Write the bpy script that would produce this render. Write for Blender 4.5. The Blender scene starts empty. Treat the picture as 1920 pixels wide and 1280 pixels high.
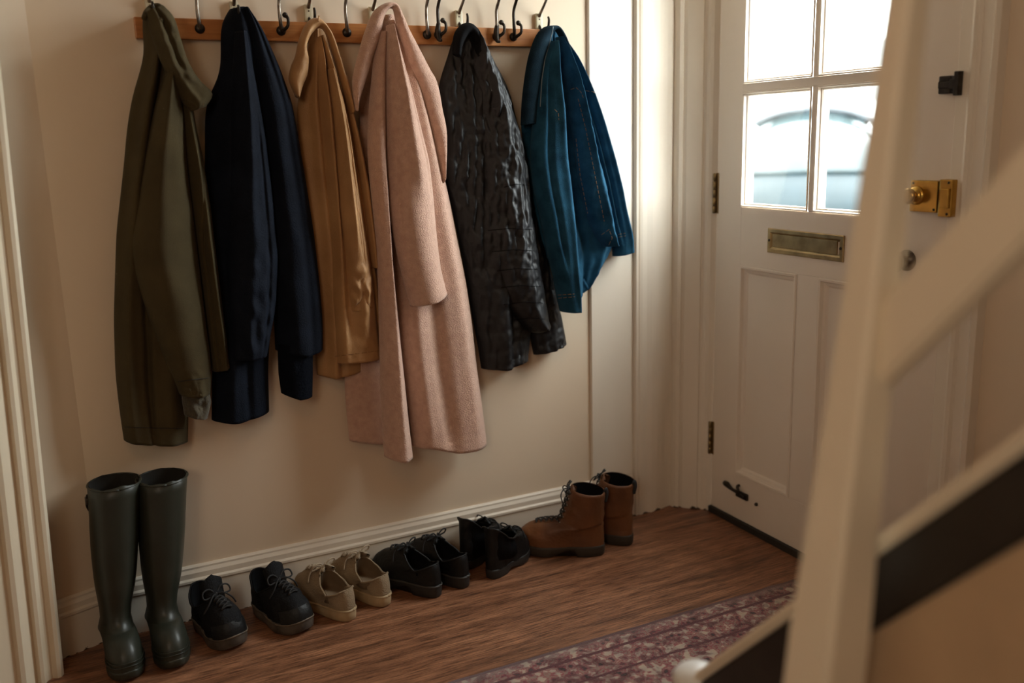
import bpy, bmesh, math, random
from mathutils import Vector, Matrix, noise

C = bpy.context.scene.collection
SC = bpy.context.scene
PI = math.pi
random.seed(7)

# ------------------------------------------------------------------ camera
CAM = Vector((0, 0, 1.24))
RV = Vector((0.89425628, -0.44676501, -0.0265844))
UV = Vector((0.11761983, 0.17728899, 0.977105))
FV = Vector((0.4318232, 0.87690914, -0.21109022))
FPX = 1742.5
cd = bpy.data.cameras.new('camera'); cam = bpy.data.objects.new('camera', cd); C.objects.link(cam)
M = Matrix((RV, UV, -FV)).transposed().to_4x4(); M.translation = CAM
cam.matrix_world = M
cd.sensor_width = 36; cd.lens = 36 * FPX / 1920
cd.clip_start = 0.02; cd.clip_end = 200
cd.dof.use_dof = True; cd.dof.focus_distance = 2.45; cd.dof.aperture_fstop = 1.5
SC.camera = cam

# ------------------------------------------------------------------ world, lights, exposure
SC.view_settings.view_transform = 'Standard'; SC.view_settings.look = 'None'
SC.view_settings.exposure = 0.18; SC.view_settings.gamma = 1
SC.view_settings.use_curve_mapping = False
w = bpy.data.worlds.new('sky'); SC.world = w; w.use_nodes = True
bg = w.node_tree.nodes['Background']; bg.inputs[0].default_value = (0.97, 0.985, 1.0, 1); bg.inputs[1].default_value = 24.0
SC.cycles.max_bounces = 8; SC.cycles.diffuse_bounces = 5

def area(name, loc, target, sx, sy, power, col, spread=PI):
    l = bpy.data.lights.new(name, 'AREA'); l.shape = 'RECTANGLE'; l.size = sx; l.size_y = sy
    l.energy = power; l.color = col; l.spread = spread
    o = bpy.data.objects.new(name, l); C.objects.link(o); o.location = loc
    o.rotation_euler = (Vector(target) - Vector(loc)).to_track_quat('-Z', 'Y').to_euler()
    return o
pt = area('door_daylight_portal', (1.99, 1.945, 1.72), (0, 1.945, 1.72), 0.80, 1.45, 1, (1, 1, 1)); pt.data.cycles.is_portal = True
area('hall_fill', (-0.3, 0.2, 2.42), (0.1, 1.4, 0.6), 0.5, 0.5, 3.6, (1.0, 0.48, 0.17))  # warm fill light added overhead, no fixture belongs to it
area('door_side_fill', (-1.2, -0.9, 1.9), (1.9, 1.6, 0.9), 0.8, 0.8, 5.4, (1.0, 0.86, 0.68), math.radians(110))  # fill light added behind the camera to brighten door and newel

# ------------------------------------------------------------------ measuring helpers: a sight line met with a real plane
YW = 2.466      # the coat wall
XD = 1.89       # the front door face
def ray(px, py): return RV * ((px - 960) / FPX) + UV * (-(py - 640) / FPX) + FV
def on_y(px, py, Y): d = ray(px, py); return CAM + d * (Y / d.y)
def on_x(px, py, X=XD): d = ray(px, py); return CAM + d * (X / d.x)
def on_floor(px, py, z=0.0): d = ray(px, py); return CAM + d * ((z - 1.24) / d.z)
def deep(px, py, k): return CAM + ray(px, py) * k

# ------------------------------------------------------------------ materials
MATS = {}
def mat(name, col, rough=0.6, col2=None, scale=8.0, bump=0.0, bscale=60.0, metal=0.0, sheen=0.0,
        stretch=(1, 1, 1), coat=0.0, spec=0.5, detail=6.0, sheencol=None):
    if name in MATS: return MATS[name]
    m = bpy.data.materials.new(name); m.use_nodes = True; nt = m.node_tree; N = nt.nodes; L = nt.links
    b = N['Principled BSDF']
    b.inputs['Roughness'].default_value = rough; b.inputs['Metallic'].default_value = metal
    b.inputs['Sheen Weight'].default_value = sheen; b.inputs['Coat Weight'].default_value = coat
    b.inputs['Specular IOR Level'].default_value = spec
    b.inputs['Sheen Roughness'].default_value = 0.4
    if sheencol: b.inputs['Sheen Tint'].default_value = (*sheencol, 1)
    tc = N.new('ShaderNodeTexCoord'); mp = N.new('ShaderNodeMapping'); mp.inputs['Scale'].default_value = stretch
    L.new(tc.outputs['Object'], mp.inputs[0])
    if col2 is None: col2 = tuple(c * 0.85 for c in col)
    n = N.new('ShaderNodeTexNoise'); n.inputs['Scale'].default_value = scale; n.inputs['Detail'].default_value = detail
    L.new(mp.outputs[0], n.inputs['Vector'])
    r = N.new('ShaderNodeValToRGB'); r.color_ramp.elements[0].position = 0.3; r.color_ramp.elements[1].position = 0.7
    r.color_ramp.elements[0].color = (*col2, 1); r.color_ramp.elements[1].color = (*col, 1)
    L.new(n.outputs['Fac'], r.inputs[0]); L.new(r.outputs[0], b.inputs['Base Color'])
    if bump:
        n2 = N.new('ShaderNodeTexNoise'); n2.inputs['Scale'].default_value = bscale; n2.inputs['Detail'].default_value = 4
        L.new(mp.outputs[0], n2.inputs['Vector'])
        bp = N.new('ShaderNodeBump'); bp.inputs['Strength'].default_value = bump; bp.inputs['Distance'].default_value = 0.004
        L.new(n2.outputs['Fac'], bp.inputs['Height']); L.new(bp.outputs[0], b.inputs['Normal'])
    MATS[name] = m; return m

wall_m = mat('cream_wall_paint', (0.75, 0.62, 0.47), 0.75, (0.71, 0.58, 0.435), 1.5, 0.06, 30)
gloss_m = mat('cream_gloss_paint', (0.77, 0.69, 0.585), 0.38, (0.72, 0.64, 0.53), 5, 0.10, 25, stretch=(1, 1, 0.25))
door_m = mat('white_door_paint', (0.76, 0.675, 0.58), 0.40, (0.72, 0.63, 0.53), 4, 0.08, 22, stretch=(1, 1, 0.3))
ceil_m = mat('white_ceiling_paint', (0.75, 0.7, 0.62), 0.8)
worn_m = mat('worn_dark_scuff', (0.05, 0.035, 0.022), 0.8, (0.02, 0.015, 0.01), 60)
brass_m = mat('aged_brass', (0.44, 0.31, 0.15), 0.36, (0.25, 0.17, 0.08), 25, 0.15, 60, metal=0.9)
bright_brass_m = mat('polished_brass', (0.66, 0.40, 0.09), 0.26, (0.38, 0.22, 0.05), 25, 0.05, 60, metal=0.95)
steel_m = mat('tarnished_steel', (0.32, 0.28, 0.23), 0.32, (0.12, 0.10, 0.085), 60, 0.2, 80, metal=0.95)
dark_metal_m = mat('dark_iron', (0.06, 0.05, 0.04), 0.4, (0.025, 0.02, 0.018), 60, 0.3, 90, metal=0.8)
ivory_m = mat('ivory_painted_metal', (0.68, 0.62, 0.45), 0.35, (0.5, 0.44, 0.3), 40)
rail_m = mat('orange_pine', (0.50, 0.20, 0.055), 0.38, (0.34, 0.12, 0.03), 10, 0.1, 40, stretch=(0.5, 6, 12))
olive_m = mat('olive_cotton', (0.066, 0.049, 0.022), 0.9, (0.050, 0.037, 0.017), 14, 0.3, 500, sheen=0.04, spec=.15)
olive_knit_m = mat('olive_knit', (0.075, 0.06, 0.035), 0.95, (0.04, 0.032, 0.02), 70, 0.8, 160, sheen=0.2)
navy_m = mat('navy_cotton', (0.006, 0.009, 0.017), 0.8, (0.003, 0.0045, 0.009), 16, 0.4, 260, spec=.12, sheen=0.02, sheencol=(0.3, 0.45, 0.8))
navy_knit_m = mat('navy_knit', (0.004, 0.0055, 0.010), 0.95, (0.002, 0.003, 0.006), 50, 0.6, 200, spec=.1)
tan_m = mat('tan_waxed_cotton', (0.46, 0.25, 0.10), 0.6, (0.33, 0.165, 0.06), 9, 0.25, 300, sheen=0.15)
pink_m = mat('dusty_pink_wool', (0.64, 0.41, 0.31), 0.95, (0.53, 0.32, 0.24), 60, 0.9, 330, sheen=0.55, sheencol=(1, 0.85, 0.75))
quilt_m = mat('black_quilted_nylon', (0.007, 0.007, 0.009), 0.55, (0.004, 0.004, 0.005), 30, 0.2, 120, spec=0.45)
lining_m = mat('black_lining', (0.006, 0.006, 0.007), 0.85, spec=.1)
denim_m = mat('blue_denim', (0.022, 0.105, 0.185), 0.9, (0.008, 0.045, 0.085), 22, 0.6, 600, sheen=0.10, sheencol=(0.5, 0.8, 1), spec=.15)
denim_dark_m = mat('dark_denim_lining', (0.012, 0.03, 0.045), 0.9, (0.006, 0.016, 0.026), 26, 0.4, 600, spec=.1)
thread_m = mat('orange_thread', (0.35, 0.20, 0.10), 0.8)
rubber_m = mat('dark_green_rubber', (0.026, 0.028, 0.019), 0.42, (0.018, 0.020, 0.013), 12, 0.12, 40)
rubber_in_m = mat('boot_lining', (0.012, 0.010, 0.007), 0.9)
blk_m = mat('black_leather', (0.009, 0.0085, 0.0085), 0.5, (0.005, 0.005, 0.005), 30, 0.3, 130, spec=.3)
blk_fab_m = mat('black_mesh_fabric', (0.009, 0.009, 0.010), 0.75, (0.004, 0.004, 0.005), 80, 0.5, 260, spec=.2)
blk_sole_m = mat('black_rubber_sole', (0.024, 0.021, 0.018), 0.55, (0.014, 0.012, 0.011), 40)
grey_sole_m = mat('scuffed_grey_sole', (0.14, 0.115, 0.09), 0.45, (0.03, 0.025, 0.02), 22)
beige_m = mat('beige_canvas', (0.33, 0.245, 0.155), 0.9, (0.22, 0.155, 0.09), 18, 0.6, 300)
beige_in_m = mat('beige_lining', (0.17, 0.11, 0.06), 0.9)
cream_sole_m = mat('grubby_cream_sole', (0.55, 0.43, 0.27), 0.55, (0.33, 0.21, 0.10), 14)
lace_m = mat('cream_lace', (0.42, 0.33, 0.23), 0.9, bump=0.4, bscale=300)
blk_lace_m = mat('black_lace', (0.018, 0.017, 0.017), 0.8)
tanb_m = mat('tan_boot_leather', (0.185, 0.068, 0.020), 0.55, (0.095, 0.034, 0.011), 9, 0.3, 110)
boot_sole_m = mat('brown_rubber_sole', (0.035, 0.024, 0.015), 0.65)
rail_dark_m = mat('dark_stained_wood', (0.022, 0.015, 0.009), 0.5, (0.012, 0.008, 0.005), 10, stretch=(8, 1, 1))
stair_m = mat('stair_cream_paint', (0.76, 0.655, 0.50), 0.5, (0.72, 0.615, 0.46), 3, 0.05, 20)
threshold_m = mat('dark_threshold', (0.02, 0.016, 0.012), 0.7)
brick_red_m = mat('pale_red_brick', (0.11, 0.055, 0.04), 0.95, (0.08, 0.035, 0.025), 8, spec=0.1)

def chips(m, zmax=0.035, thr=0.60, scale=34):
    nt = m.node_tree; N = nt.nodes; L = nt.links; b = N['Principled BSDF']
    src = b.inputs['Base Color'].links[0].from_socket
    tc = N.new('ShaderNodeTexCoord'); sp = N.new('ShaderNodeSeparateXYZ'); L.new(tc.outputs['Object'], sp.inputs[0])
    n = N.new('ShaderNodeTexNoise'); n.inputs['Scale'].default_value = scale; n.inputs['Detail'].default_value = 5; L.new(tc.outputs['Object'], n.inputs['Vector'])
    mr = N.new('ShaderNodeMapRange'); mr.inputs[1].default_value = 0; mr.inputs[2].default_value = zmax; mr.inputs[3].default_value = .16; mr.inputs[4].default_value = -.5; L.new(sp.outputs['Z'], mr.inputs[0])
    ad = N.new('ShaderNodeMath'); L.new(n.outputs['Fac'], ad.inputs[0]); L.new(mr.outputs[0], ad.inputs[1])
    r = N.new('ShaderNodeValToRGB'); r.color_ramp.elements[0].position = thr; r.color_ramp.elements[1].position = thr + .04; L.new(ad.outputs[0], r.inputs[0])
    mx = N.new('ShaderNodeMixRGB'); L.new(r.outputs[0], mx.inputs[0]); L.new(src, mx.inputs[1]); mx.inputs[2].default_value = (.06, .04, .025, 1); L.new(mx.outputs[0], b.inputs['Base Color'])
chips(gloss_m)
def wood_floor():
    m = bpy.data.materials.new('brown_wood_laminate'); m.use_nodes = True; nt = m.node_tree; N = nt.nodes; L = nt.links
    b = N['Principled BSDF']; b.inputs['Roughness'].default_value = 0.40
    tc = N.new('ShaderNodeTexCoord')
    def ns(scale, st, det=6, dist=0.0):
        mp = N.new('ShaderNodeMapping'); mp.inputs['Scale'].default_value = st; L.new(tc.outputs['Object'], mp.inputs[0])
        n = N.new('ShaderNodeTexNoise'); n.inputs['Scale'].default_value = scale; n.inputs['Detail'].default_value = det
        n.inputs['Distortion'].default_value = dist
        L.new(mp.outputs[0], n.inputs['Vector']); return n.outputs['Fac']
    def ramp(f, stops):
        r = N.new('ShaderNodeValToRGB'); el = r.color_ramp.elements
        el[0].position, el[0].color = stops[0][0], (*stops[0][1], 1); el[1].position, el[1].color = stops[-1][0], (*stops[-1][1], 1)
        for p, c in stops[1:-1]: e = el.new(p); e.color = (*c, 1)
        L.new(f, r.inputs[0]); return r.outputs[0]
    base = ramp(ns(4, (0.7, 9.0, 1), 8, 0.4), [(0.3, (0.14, 0.060, 0.030)), (0.5, (0.27, 0.118, 0.060)), (0.72, (0.40, 0.190, 0.10))])
    streak = ramp(ns(22, (0.7, 12.0, 1), 5, 0.3), [(0.36, (0.42, 0.38, 0.36)), (0.52, (1, 1, 1)), (0.74, (1.35, 1.35, 1.35))])
    fine = ramp(ns(140, (1.0, 7.0, 1), 3), [(0.35, (0.72, 0.72, 0.72)), (0.6, (1.1, 1.1, 1.1))])
    mx = N.new('ShaderNodeMixRGB'); mx.blend_type = 'MULTIPLY'; mx.inputs[0].default_value = 1; L.new(base, mx.inputs[1]); L.new(streak, mx.inputs[2])
    m2 = N.new('ShaderNodeMixRGB'); m2.blend_type = 'MULTIPLY'; m2.inputs[0].default_value = 0.9; L.new(mx.outputs[0], m2.inputs[1]); L.new(fine, m2.inputs[2])
    L.new(m2.outputs[0], b.inputs['Base Color'])
    bp = N.new('ShaderNodeBump'); bp.inputs['Strength'].default_value = 0.35; bp.inputs['Distance'].default_value = 0.002
    L.new(ns(60, (1, 8, 1), 4), bp.inputs['Height']); L.new(bp.outputs[0], b.inputs['Normal'])
    return m
def rug_mat():
    m = bpy.data.materials.new('persian_rug_weave'); m.use_nodes = True; nt = m.node_tree; N = nt.nodes; L = nt.links
    b = N['Principled BSDF']; b.inputs['Roughness'].default_value = 0.95; b.inputs['Sheen Weight'].default_value = 0.3
    tc = N.new('ShaderNodeTexCoord'); sep = N.new('ShaderNodeSeparateXYZ'); L.new(tc.outputs['Object'], sep.inputs[0])
    nz = N.new('ShaderNodeTexNoise'); nz.inputs['Scale'].default_value = 55; nz.inputs['Detail'].default_value = 5; L.new(tc.outputs['Object'], nz.inputs['Vector'])
    vo = N.new('ShaderNodeTexVoronoi'); vo.inputs['Scale'].default_value = 42; L.new(tc.outputs['Object'], vo.inputs['Vector'])
    vr = N.new('ShaderNodeTexNoise'); vr.inputs['Scale'].default_value = 14; vr.inputs['Distortion'].default_value = 2.5; L.new(tc.outputs['Object'], vr.inputs['Vector'])
    def ramp(f, stops, interp='LINEAR'):
        r = N.new('ShaderNodeValToRGB'); r.color_ramp.interpolation = interp; el = r.color_ramp.elements
        el[0].position, el[0].color = stops[0][0], (*stops[0][1], 1); el[1].position, el[1].color = stops[-1][0], (*stops[-1][1], 1)
        for p, c in stops[1:-1]: e = el.new(p); e.color = (*c, 1)
        L.new(f, r.inputs[0]); return r.outputs[0]
    wine, grey, dark, pale = (0.20, 0.028, 0.045), (0.20, 0.16, 0.13), (0.03, 0.018, 0.020), (0.34, 0.28, 0.23)
    ad = N.new('ShaderNodeMath'); ad.operation = 'MULTIPLY_ADD'; L.new(vo.outputs['Distance'], ad.inputs[0]); ad.inputs[1].default_value = 0.45; L.new(nz.outputs['Fac'], ad.inputs[2])
    motif = ramp(ad.outputs[0], [(0.50, dark), (0.60, wine), (0.68, grey), (0.76, wine), (0.85, pale)])
    field = ramp(vr.outputs['Fac'], [(0.38, (0.55, 0.35, 0.38)), (0.5, (1, 1, 1)), (0.62, (1.25, 1.2, 1.1))])
    mx = N.new('ShaderNodeMixRGB'); mx.blend_type = 'MULTIPLY'; mx.inputs[0].default_value = 1; L.new(motif, mx.inputs[1]); L.new(field, mx.inputs[2])
    # border lines by distance from the rug's far edge
    mr = N.new('ShaderNodeMapRange'); mr.inputs[1].default_value = 1.832; mr.inputs[2].default_value = 1.632; L.new(sep.outputs['Y'], mr.inputs[0])
    K = (0, 0, 0); Wt = (1, 1, 1)
    line = ramp(mr.outputs[0], [(0.0, Wt), (0.05, K), (0.26, Wt), (0.31, K), (0.72, Wt), (0.76, K)], 'CONSTANT')
    lc = N.new('ShaderNodeMixRGB'); L.new(line, lc.inputs[0]); L.new(mx.outputs[0], lc.inputs[1]); lc.inputs[2].default_value = (0.085, 0.014, 0.022, 1)
    L.new(lc.outputs[0], b.inputs['Base Color'])
    bp = N.new('ShaderNodeBump'); bp.inputs['Strength'].default_value = 0.6; bp.inputs['Distance'].default_value = 0.003
    n3 = N.new('ShaderNodeTexNoise'); n3.inputs['Scale'].default_value = 300; L.new(tc.outputs['Object'], n3.inputs['Vector'])
    L.new(n3.outputs['Fac'], bp.inputs['Height']); L.new(bp.outputs[0], b.inputs['Normal'])
    return m
def glass_mat():
    m = bpy.data.materials.new('window_glass'); m.use_nodes = True; nt = m.node_tree; N = nt.nodes; L = nt.links
    for n in list(N): N.remove(n)
    o = N.new('ShaderNodeOutputMaterial'); t = N.new('ShaderNodeBsdfTransparent'); t.inputs[0].default_value = (0.93, 0.96, 0.95, 1)
    g = N.new('ShaderNodeBsdfGlossy'); g.inputs['Roughness'].default_value = 0.05; mx = N.new('ShaderNodeMixShader'); mx.inputs[0].default_value = 0.06
    L.new(t.outputs[0], mx.inputs[1]); L.new(g.outputs[0], mx.inputs[2]); L.new(mx.outputs[0], o.inputs[0]); return m
glass_m = glass_mat()
knob_glass_m = mat('clear_glass', (0.9, 0.92, 0.9), 0.05); knob_glass_m.node_tree.nodes['Principled BSDF'].inputs['Transmission Weight'].default_value = 0.9

# ------------------------------------------------------------------ object helpers
def setp(o, label=None, cat=None, group=None, kind=None):
    if label: o['label'] = label
    if cat: o['category'] = cat
    if group: o['group'] = group
    if kind: o['kind'] = kind
    return o
def link(name, bm, m, parent=None, smooth=True):
    me = bpy.data.meshes.new(name)
    bmesh.ops.recalc_face_normals(bm, faces=bm.faces)
    bm.to_mesh(me); bm.free()
    me.materials.append(m)
    if smooth:
        for p in me.polygons: p.use_smooth = True
    o = bpy.data.objects.new(name, me); C.objects.link(o)
    if parent: o.parent = parent
    return o
def thing(name, label, cat, loc=(0, 0, 0), rz=0.0, group=None):
    o = bpy.data.objects.new(name, None); C.objects.link(o); o.location = loc; o.rotation_euler = (0, 0, rz); o.empty_display_size = 0.05
    return setp(o, label, cat, group)
def at_origin(o, child):
    if o.parent:
        child.parent = o; child.location = -(o.location + o.parent.location); return  # keep a world-built child where it is under a placed empty
    child.parent = o
    child.matrix_parent_inverse = (Matrix.Translation(o.location) @ Matrix.Rotation(o.rotation_euler.z, 4, 'Z')).inverted()
def box(bm, a, b, bev=0.0):
    x0, y0, z0 = a; x1, y1, z1 = b
    v = [bm.verts.new(p) for p in [(x0, y0, z0), (x1, y0, z0), (x1, y1, z0), (x0, y1, z0), (x0, y0, z1), (x1, y0, z1), (x1, y1, z1), (x0, y1, z1)]]
    fs = [bm.faces.new([v[i] for i in q]) for q in ((0, 3, 2, 1), (4, 5, 6, 7), (0, 1, 5, 4), (1, 2, 6, 5), (2, 3, 7, 6), (3, 0, 4, 7))]
    if bev:
        es = {e for f in fs for e in f.edges}
        bmesh.ops.bevel(bm, geom=list(es), offset=bev, segments=2, affect='EDGES', profile=0.6)
def boxes(name, lst, m, parent=None, bev=0.003):
    bm = bmesh.new()
    for a, b in lst: box(bm, a, b, bev)
    return link(name, bm, m, parent, False)
def tube(bm, pts, r, n=8, close=False, smooth=True, flat=1.0):
    """swept round bar; r a number or one per point"""
    pts = [Vector(p) for p in pts]
    if smooth and len(pts) > 2: 
        rr = r if isinstance(r, (list, tuple)) else None
        q = []; rq = []
        for i in range(len(pts) - 1):
            p0 = pts[max(i - 1, 0)]; p1 = pts[i]; p2 = pts[i + 1]; p3 = pts[min(i + 2, len(pts) - 1)]
            for k in range(5):
                t = k / 5; q.append(0.5 * ((2 * p1) + (p2 - p0) * t + (2 * p0 - 5 * p1 + 4 * p2 - p3) * t * t + (3 * p1 - p0 - 3 * p2 + p3) * t ** 3))
                if rr: rq.append(rr[i] * (1 - t) + rr[i + 1] * t)
        q.append(pts[-1]); pts = q
        if rr: rq.append(rr[-1]); r = rq
    rings = []; nrm = None
    for i, p in enumerate(pts):
        d = (pts[min(i + 1, len(pts) - 1)] - pts[max(i - 1, 0)])
        if d.length < 1e-9: d = Vector((0, 0, 1))
        d.normalize()
        if nrm is None:
            nrm = d.orthogonal().normalized()
        nrm = (nrm - d * nrm.dot(d)); nrm = nrm.normalized() if nrm.length > 1e-6 else d.orthogonal().normalized()
        bn = d.cross(nrm); ri = r[i] if isinstance(r, (list, tuple)) else r
        rings.append([bm.verts.new(p + (nrm * math.cos(a) * flat + bn * math.sin(a)) * ri) for a in [2 * PI * k / n for k in range(n)]])
    for a, b in zip(rings, rings[1:]):
        for k in range(n): bm.faces.new((a[k], a[(k + 1) % n], b[(k + 1) % n], b[k]))
    bm.faces.new(rings[0][::-1]); bm.faces.new(rings[-1])
def tubes(name, lst, r, m, parent=None, n=8, flat=1.0):
    bm = bmesh.new()
    for p in lst: tube(bm, p, r, n, flat=flat)
    return link(name, bm, m, parent)
def lathe(bm, prof, org, axis=(0, 0, 1), n=28):
    ax = Vector(axis).normalized(); u = ax.orthogonal().normalized(); v = ax.cross(u); org = Vector(org); rings = []
    for r, h in prof: rings.append([bm.verts.new(org + ax * h + (u * math.cos(2 * PI * k / n) + v * math.sin(2 * PI * k / n)) * max(r, 1e-4)) for k in range(n)])
    for a, b in zip(rings, rings[1:]):
        for k in range(n): bm.faces.new((a[k], a[(k + 1) % n], b[(k + 1) % n], b[k]))
    bm.faces.new(rings[0][::-1]); bm.faces.new(rings[-1])
def extrude_plan(name, plan, z0, z1, m, parent=None, smooth=False):
    bm = bmesh.new(); a = [bm.verts.new((x, y, z0)) for x, y in plan]; b = [bm.verts.new((x, y, z1)) for x, y in plan]; n = len(plan)
    for k in range(n): bm.faces.new((a[k], a[(k + 1) % n], b[(k + 1) % n], b[k]))
    bm.faces.new(a[::-1]); bm.faces.new(b)
    return link(name, bm, m, parent, smooth)
def extrude_prof(name, p0, p1, prof, m, parent=None):
    """profile of (out, z) swept from plan point p0 to p1; out is to the right-hand (room) side"""
    p0 = Vector((*p0, 0)); p1 = Vector((*p1, 0)); d = (p1 - p0).normalized(); nrm = Vector((d.y, -d.x, 0))
    bm = bmesh.new(); rr = [[bm.verts.new(p + nrm * o + Vector((0, 0, z))) for o, z in prof] for p in (p0, p1)]; n = len(prof)
    for k in range(n): bm.faces.new((rr[0][k], rr[0][(k + 1) % n], rr[1][(k + 1) % n], rr[1][k]))
    bm.faces.new(rr[0][::-1]); bm.faces.new(rr[1])
    return link(name, bm, m, parent, False)
def struct(o): o['kind'] = 'structure'; return o

# ------------------------------------------------------------------ the room shell
struct(boxes('floor', [((-1.7, -2.7, -0.1), (2.0, 2.6, 0.0))], wood_floor(), bev=0))
struct(boxes('ceiling', [((-1.7, -2.7, 2.5), (2.1, 2.6, 2.6))], ceil_m, bev=0))
struct(boxes('wall_back', [((0.012, YW, 0), (2.1, YW + 0.14, 2.5))], wall_m, bev=0))
struct(extrude_plan('wall_splay', [(0.012, YW), (0.012, YW + 0.14), (-0.3, YW + 0.14), (-0.3, 2.36), (-0.10, 2.425)], 0, 2.5, wall_m))
struct(boxes('wall_front', [((-1.7, -2.7, 0), (2.0, -2.6, 2.5))], wall_m, bev=0))
struct(boxes('wall_left', [((-1.7, -2.7, 0), (-1.6, 2.6, 2.5)), ((-1.7, 2.5, 0), (-0.3, 2.6, 2.5))], wall_m, bev=0))
struct(boxes('wall_right', [((XD - 0.005, -2.7, 0), (XD + 0.1, 1.45, 2.5)), ((XD + 0.012, 1.45, 2.43), (XD + 0.1, 2.5, 2.5)), ((XD + 0.012, 2.40, 0), (XD + 0.1, 2.5, 2.1))], wall_m, bev=0))
# skirting boards
SK = [(0, 0), (0.019, 0), (0.019, 0.103), (0.0225, 0.108), (0.0225, 0.114), (0.016, 0.118), (0.0165, 0.132), (0.011, 0.141), (0.011, 0.146), (0.005, 0.150), (0, 0.150)]
struct(extrude_prof('baseboard_back', (0.012, YW), (1.644, YW), SK, gloss_m))
struct(extrude_prof('baseboard_splay', (-0.10, 2.425), (0.014, YW - 0.0), SK, gloss_m))
# boards beside the door, on the coat wall
struct(extrude_plan('trim_1', [(1.487, YW), (1.487, YW - 0.007), (1.490, YW - 0.0105), (1.644, YW - 0.0105), (1.644, YW)], 0.150, 2.3, gloss_m))
pl = [(1.644, YW)]
for x, o in [(1.6445, .018), (1.648, .024), (1.653, .025), (1.656, .019), (1.660, .017), (1.664, .021), (1.672, .023), (1.69, .0215), (1.71, .023), (1.735, .021), (1.755, .016), (1.772, .010), (1.79, .006), (1.815, .004)]: pl.append((x, YW - o))
pl.append((1.815, YW))
struct(extrude_plan('trim_2', pl, 0, 2.4, gloss_m, smooth=False))
fr = [(1.80, YW), (1.800, 2.448), (1.803, 2.436), (1.812, 2.430), (1.818, 2.436), (1.824, 2.425), (1.836, 2.411), (1.848, 2.397), (1.856, 2.388), (1.862, 2.3905), (1.868, 2.384), (1.872, 2.374), (1.879, 2.366), (XD + 0.003, 2.358), (XD + 0.05, 2.358), (XD + 0.05, YW)]
struct(extrude_plan('trim_3', fr, 0, 2.2, gloss_m))
fr2 = [(XD - 0.006, 1.385), (XD - 0.028, 1.388), (XD - 0.031, 1.40), (XD - 0.022, 1.41), (XD - 0.020, 1.437), (XD - 0.026, 1.443), (XD - 0.028, 1.452), (XD - 0.018, 1.458), (XD - 0.012, 1.470), (XD - 0.010, 1.500), (XD - 0.006, 1.504), (XD + 0.05, 1.504), (XD + 0.05, 1.385)]
struct(extrude_plan('trim_4', fr2, 0, 2.2, gloss_m))
struct(boxes('trim_5', [((XD - 0.012, 1.38, 2.06), (XD + 0.05, 2.42, 2.12)), ((XD - 0.012, 1.38, 2.40), (XD + 0.05, 2.42, 2.46)), ((XD - 0.012, 1.38, 2.12), (XD + 0.05, 1.50, 2.40)), ((XD - 0.012, 2.36, 2.12), (XD + 0.05, 2.42, 2.40))], gloss_m))
struct(boxes('added_fanlight', [((XD + 0.02, 1.50, 2.12), (XD + 0.024, 2.36, 2.40))], glass_m, bev=0))  # unseen fanlight added above the door to let in more daylight
struct(boxes('trim_6', [((XD - 0.010, 1.50, 0.0), (XD + 0.09, 2.356, 0.0215))], threshold_m, bev=0.002))
# frame of the doorway at the left
lf = [(-0.10, 2.43), (-0.093, 2.33), (-0.099, 2.318), (-0.107, 2.316), (-0.118, 2.322), (-0.126, 2.318), (-0.134, 2.305), (-0.142, 2.303), (-0.150, 2.312), (-0.160, 2.300), (-0.172, 2.285), (-0.182, 2.283), (-0.190, 2.29), (-0.30, 2.22), (-0.34, 2.30), (-0.3, 2.45)]
tl_ = struct(extrude_plan('trim_7', lf, 0, 2.45, mat('frame_paint', (0.74, 0.64, 0.49), 0.5, (0.66, 0.56, 0.41), 20, 0.2, 30, stretch=(1, 1, 0.1))))

for v in tl_.data.vertices: v.co.x += 0.030 * v.co.z     # the old frame leans a little

# ------------------------------------------------------------------ the front door
dr = bpy.data.objects.new('door_1', None); C.objects.link(dr); dr['kind'] = 'structure'; dr.location = (XD, 2.35, 0)
def dpart(o): at_origin(dr, o); return o
YA, YB = 2.353, 1.509           # hinge edge, lock edge
YC = 1.948
X0, X1 = XD, XD + 0.044
ZR = [1.038, 1.374, 1.72, 2.03]     # glazing bar centres
# stiles and rails
st = [((X0, 2.236, 0.022), (X1, YA, 2.05)), ((X0, YB, 0.022), (X1, 1.660, 2.05)),
      ((X0, 1.660, 0.848), (X1, 2.236, 1.026)), ((X0, 1.660, 0.022), (X1, 2.236, 0.172)),
      ((X0, 1.906, 0.172), (X1, 1.990, 0.848)), ((X0, 1.660, 2.00), (X1, 2.236, 2.05))]
dpart(boxes('door_frame', st, door_m, bev=0.0015))
def fitting(name, label, loc):
    o = bpy.data.objects.new(name, None); C.objects.link(o); o.location = Vector(loc) - dr.location; o.parent = dr; o['label'] = label; o.empty_display_size = .03; return o
def molding(y0, y1, z0, z1, w, out0, out1, name, m):
    """bevelled surround between an outer rectangle at out0 and an inner one at out1"""
    bm = bmesh.new()
    steps = [(0, out0), (0.12, out0 - 0.004), (0.35, out0 - 0.003), (0.5, (out0 + out1) / 2), (0.62, (out0 + out1) / 2 + 0.001), (0.8, out1 - 0.004), (1.0, out1)]
    rings = []
    for f, o in steps:
        k = w * f
        rings.append([bm.verts.new((XD + o, y, z)) for y, z in ((y0 + k, z0 + k), (y1 - k, z0 + k), (y1 - k, z1 - k), (y0 + k, z1 - k))])
    for a, b in zip(rings, rings[1:]):
        for k in range(4): bm.faces.new((a[k], a[(k + 1) % 4], b[(k + 1) % 4], b[k]))
    return dpart(link(name, bm, m, None, False))
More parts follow.
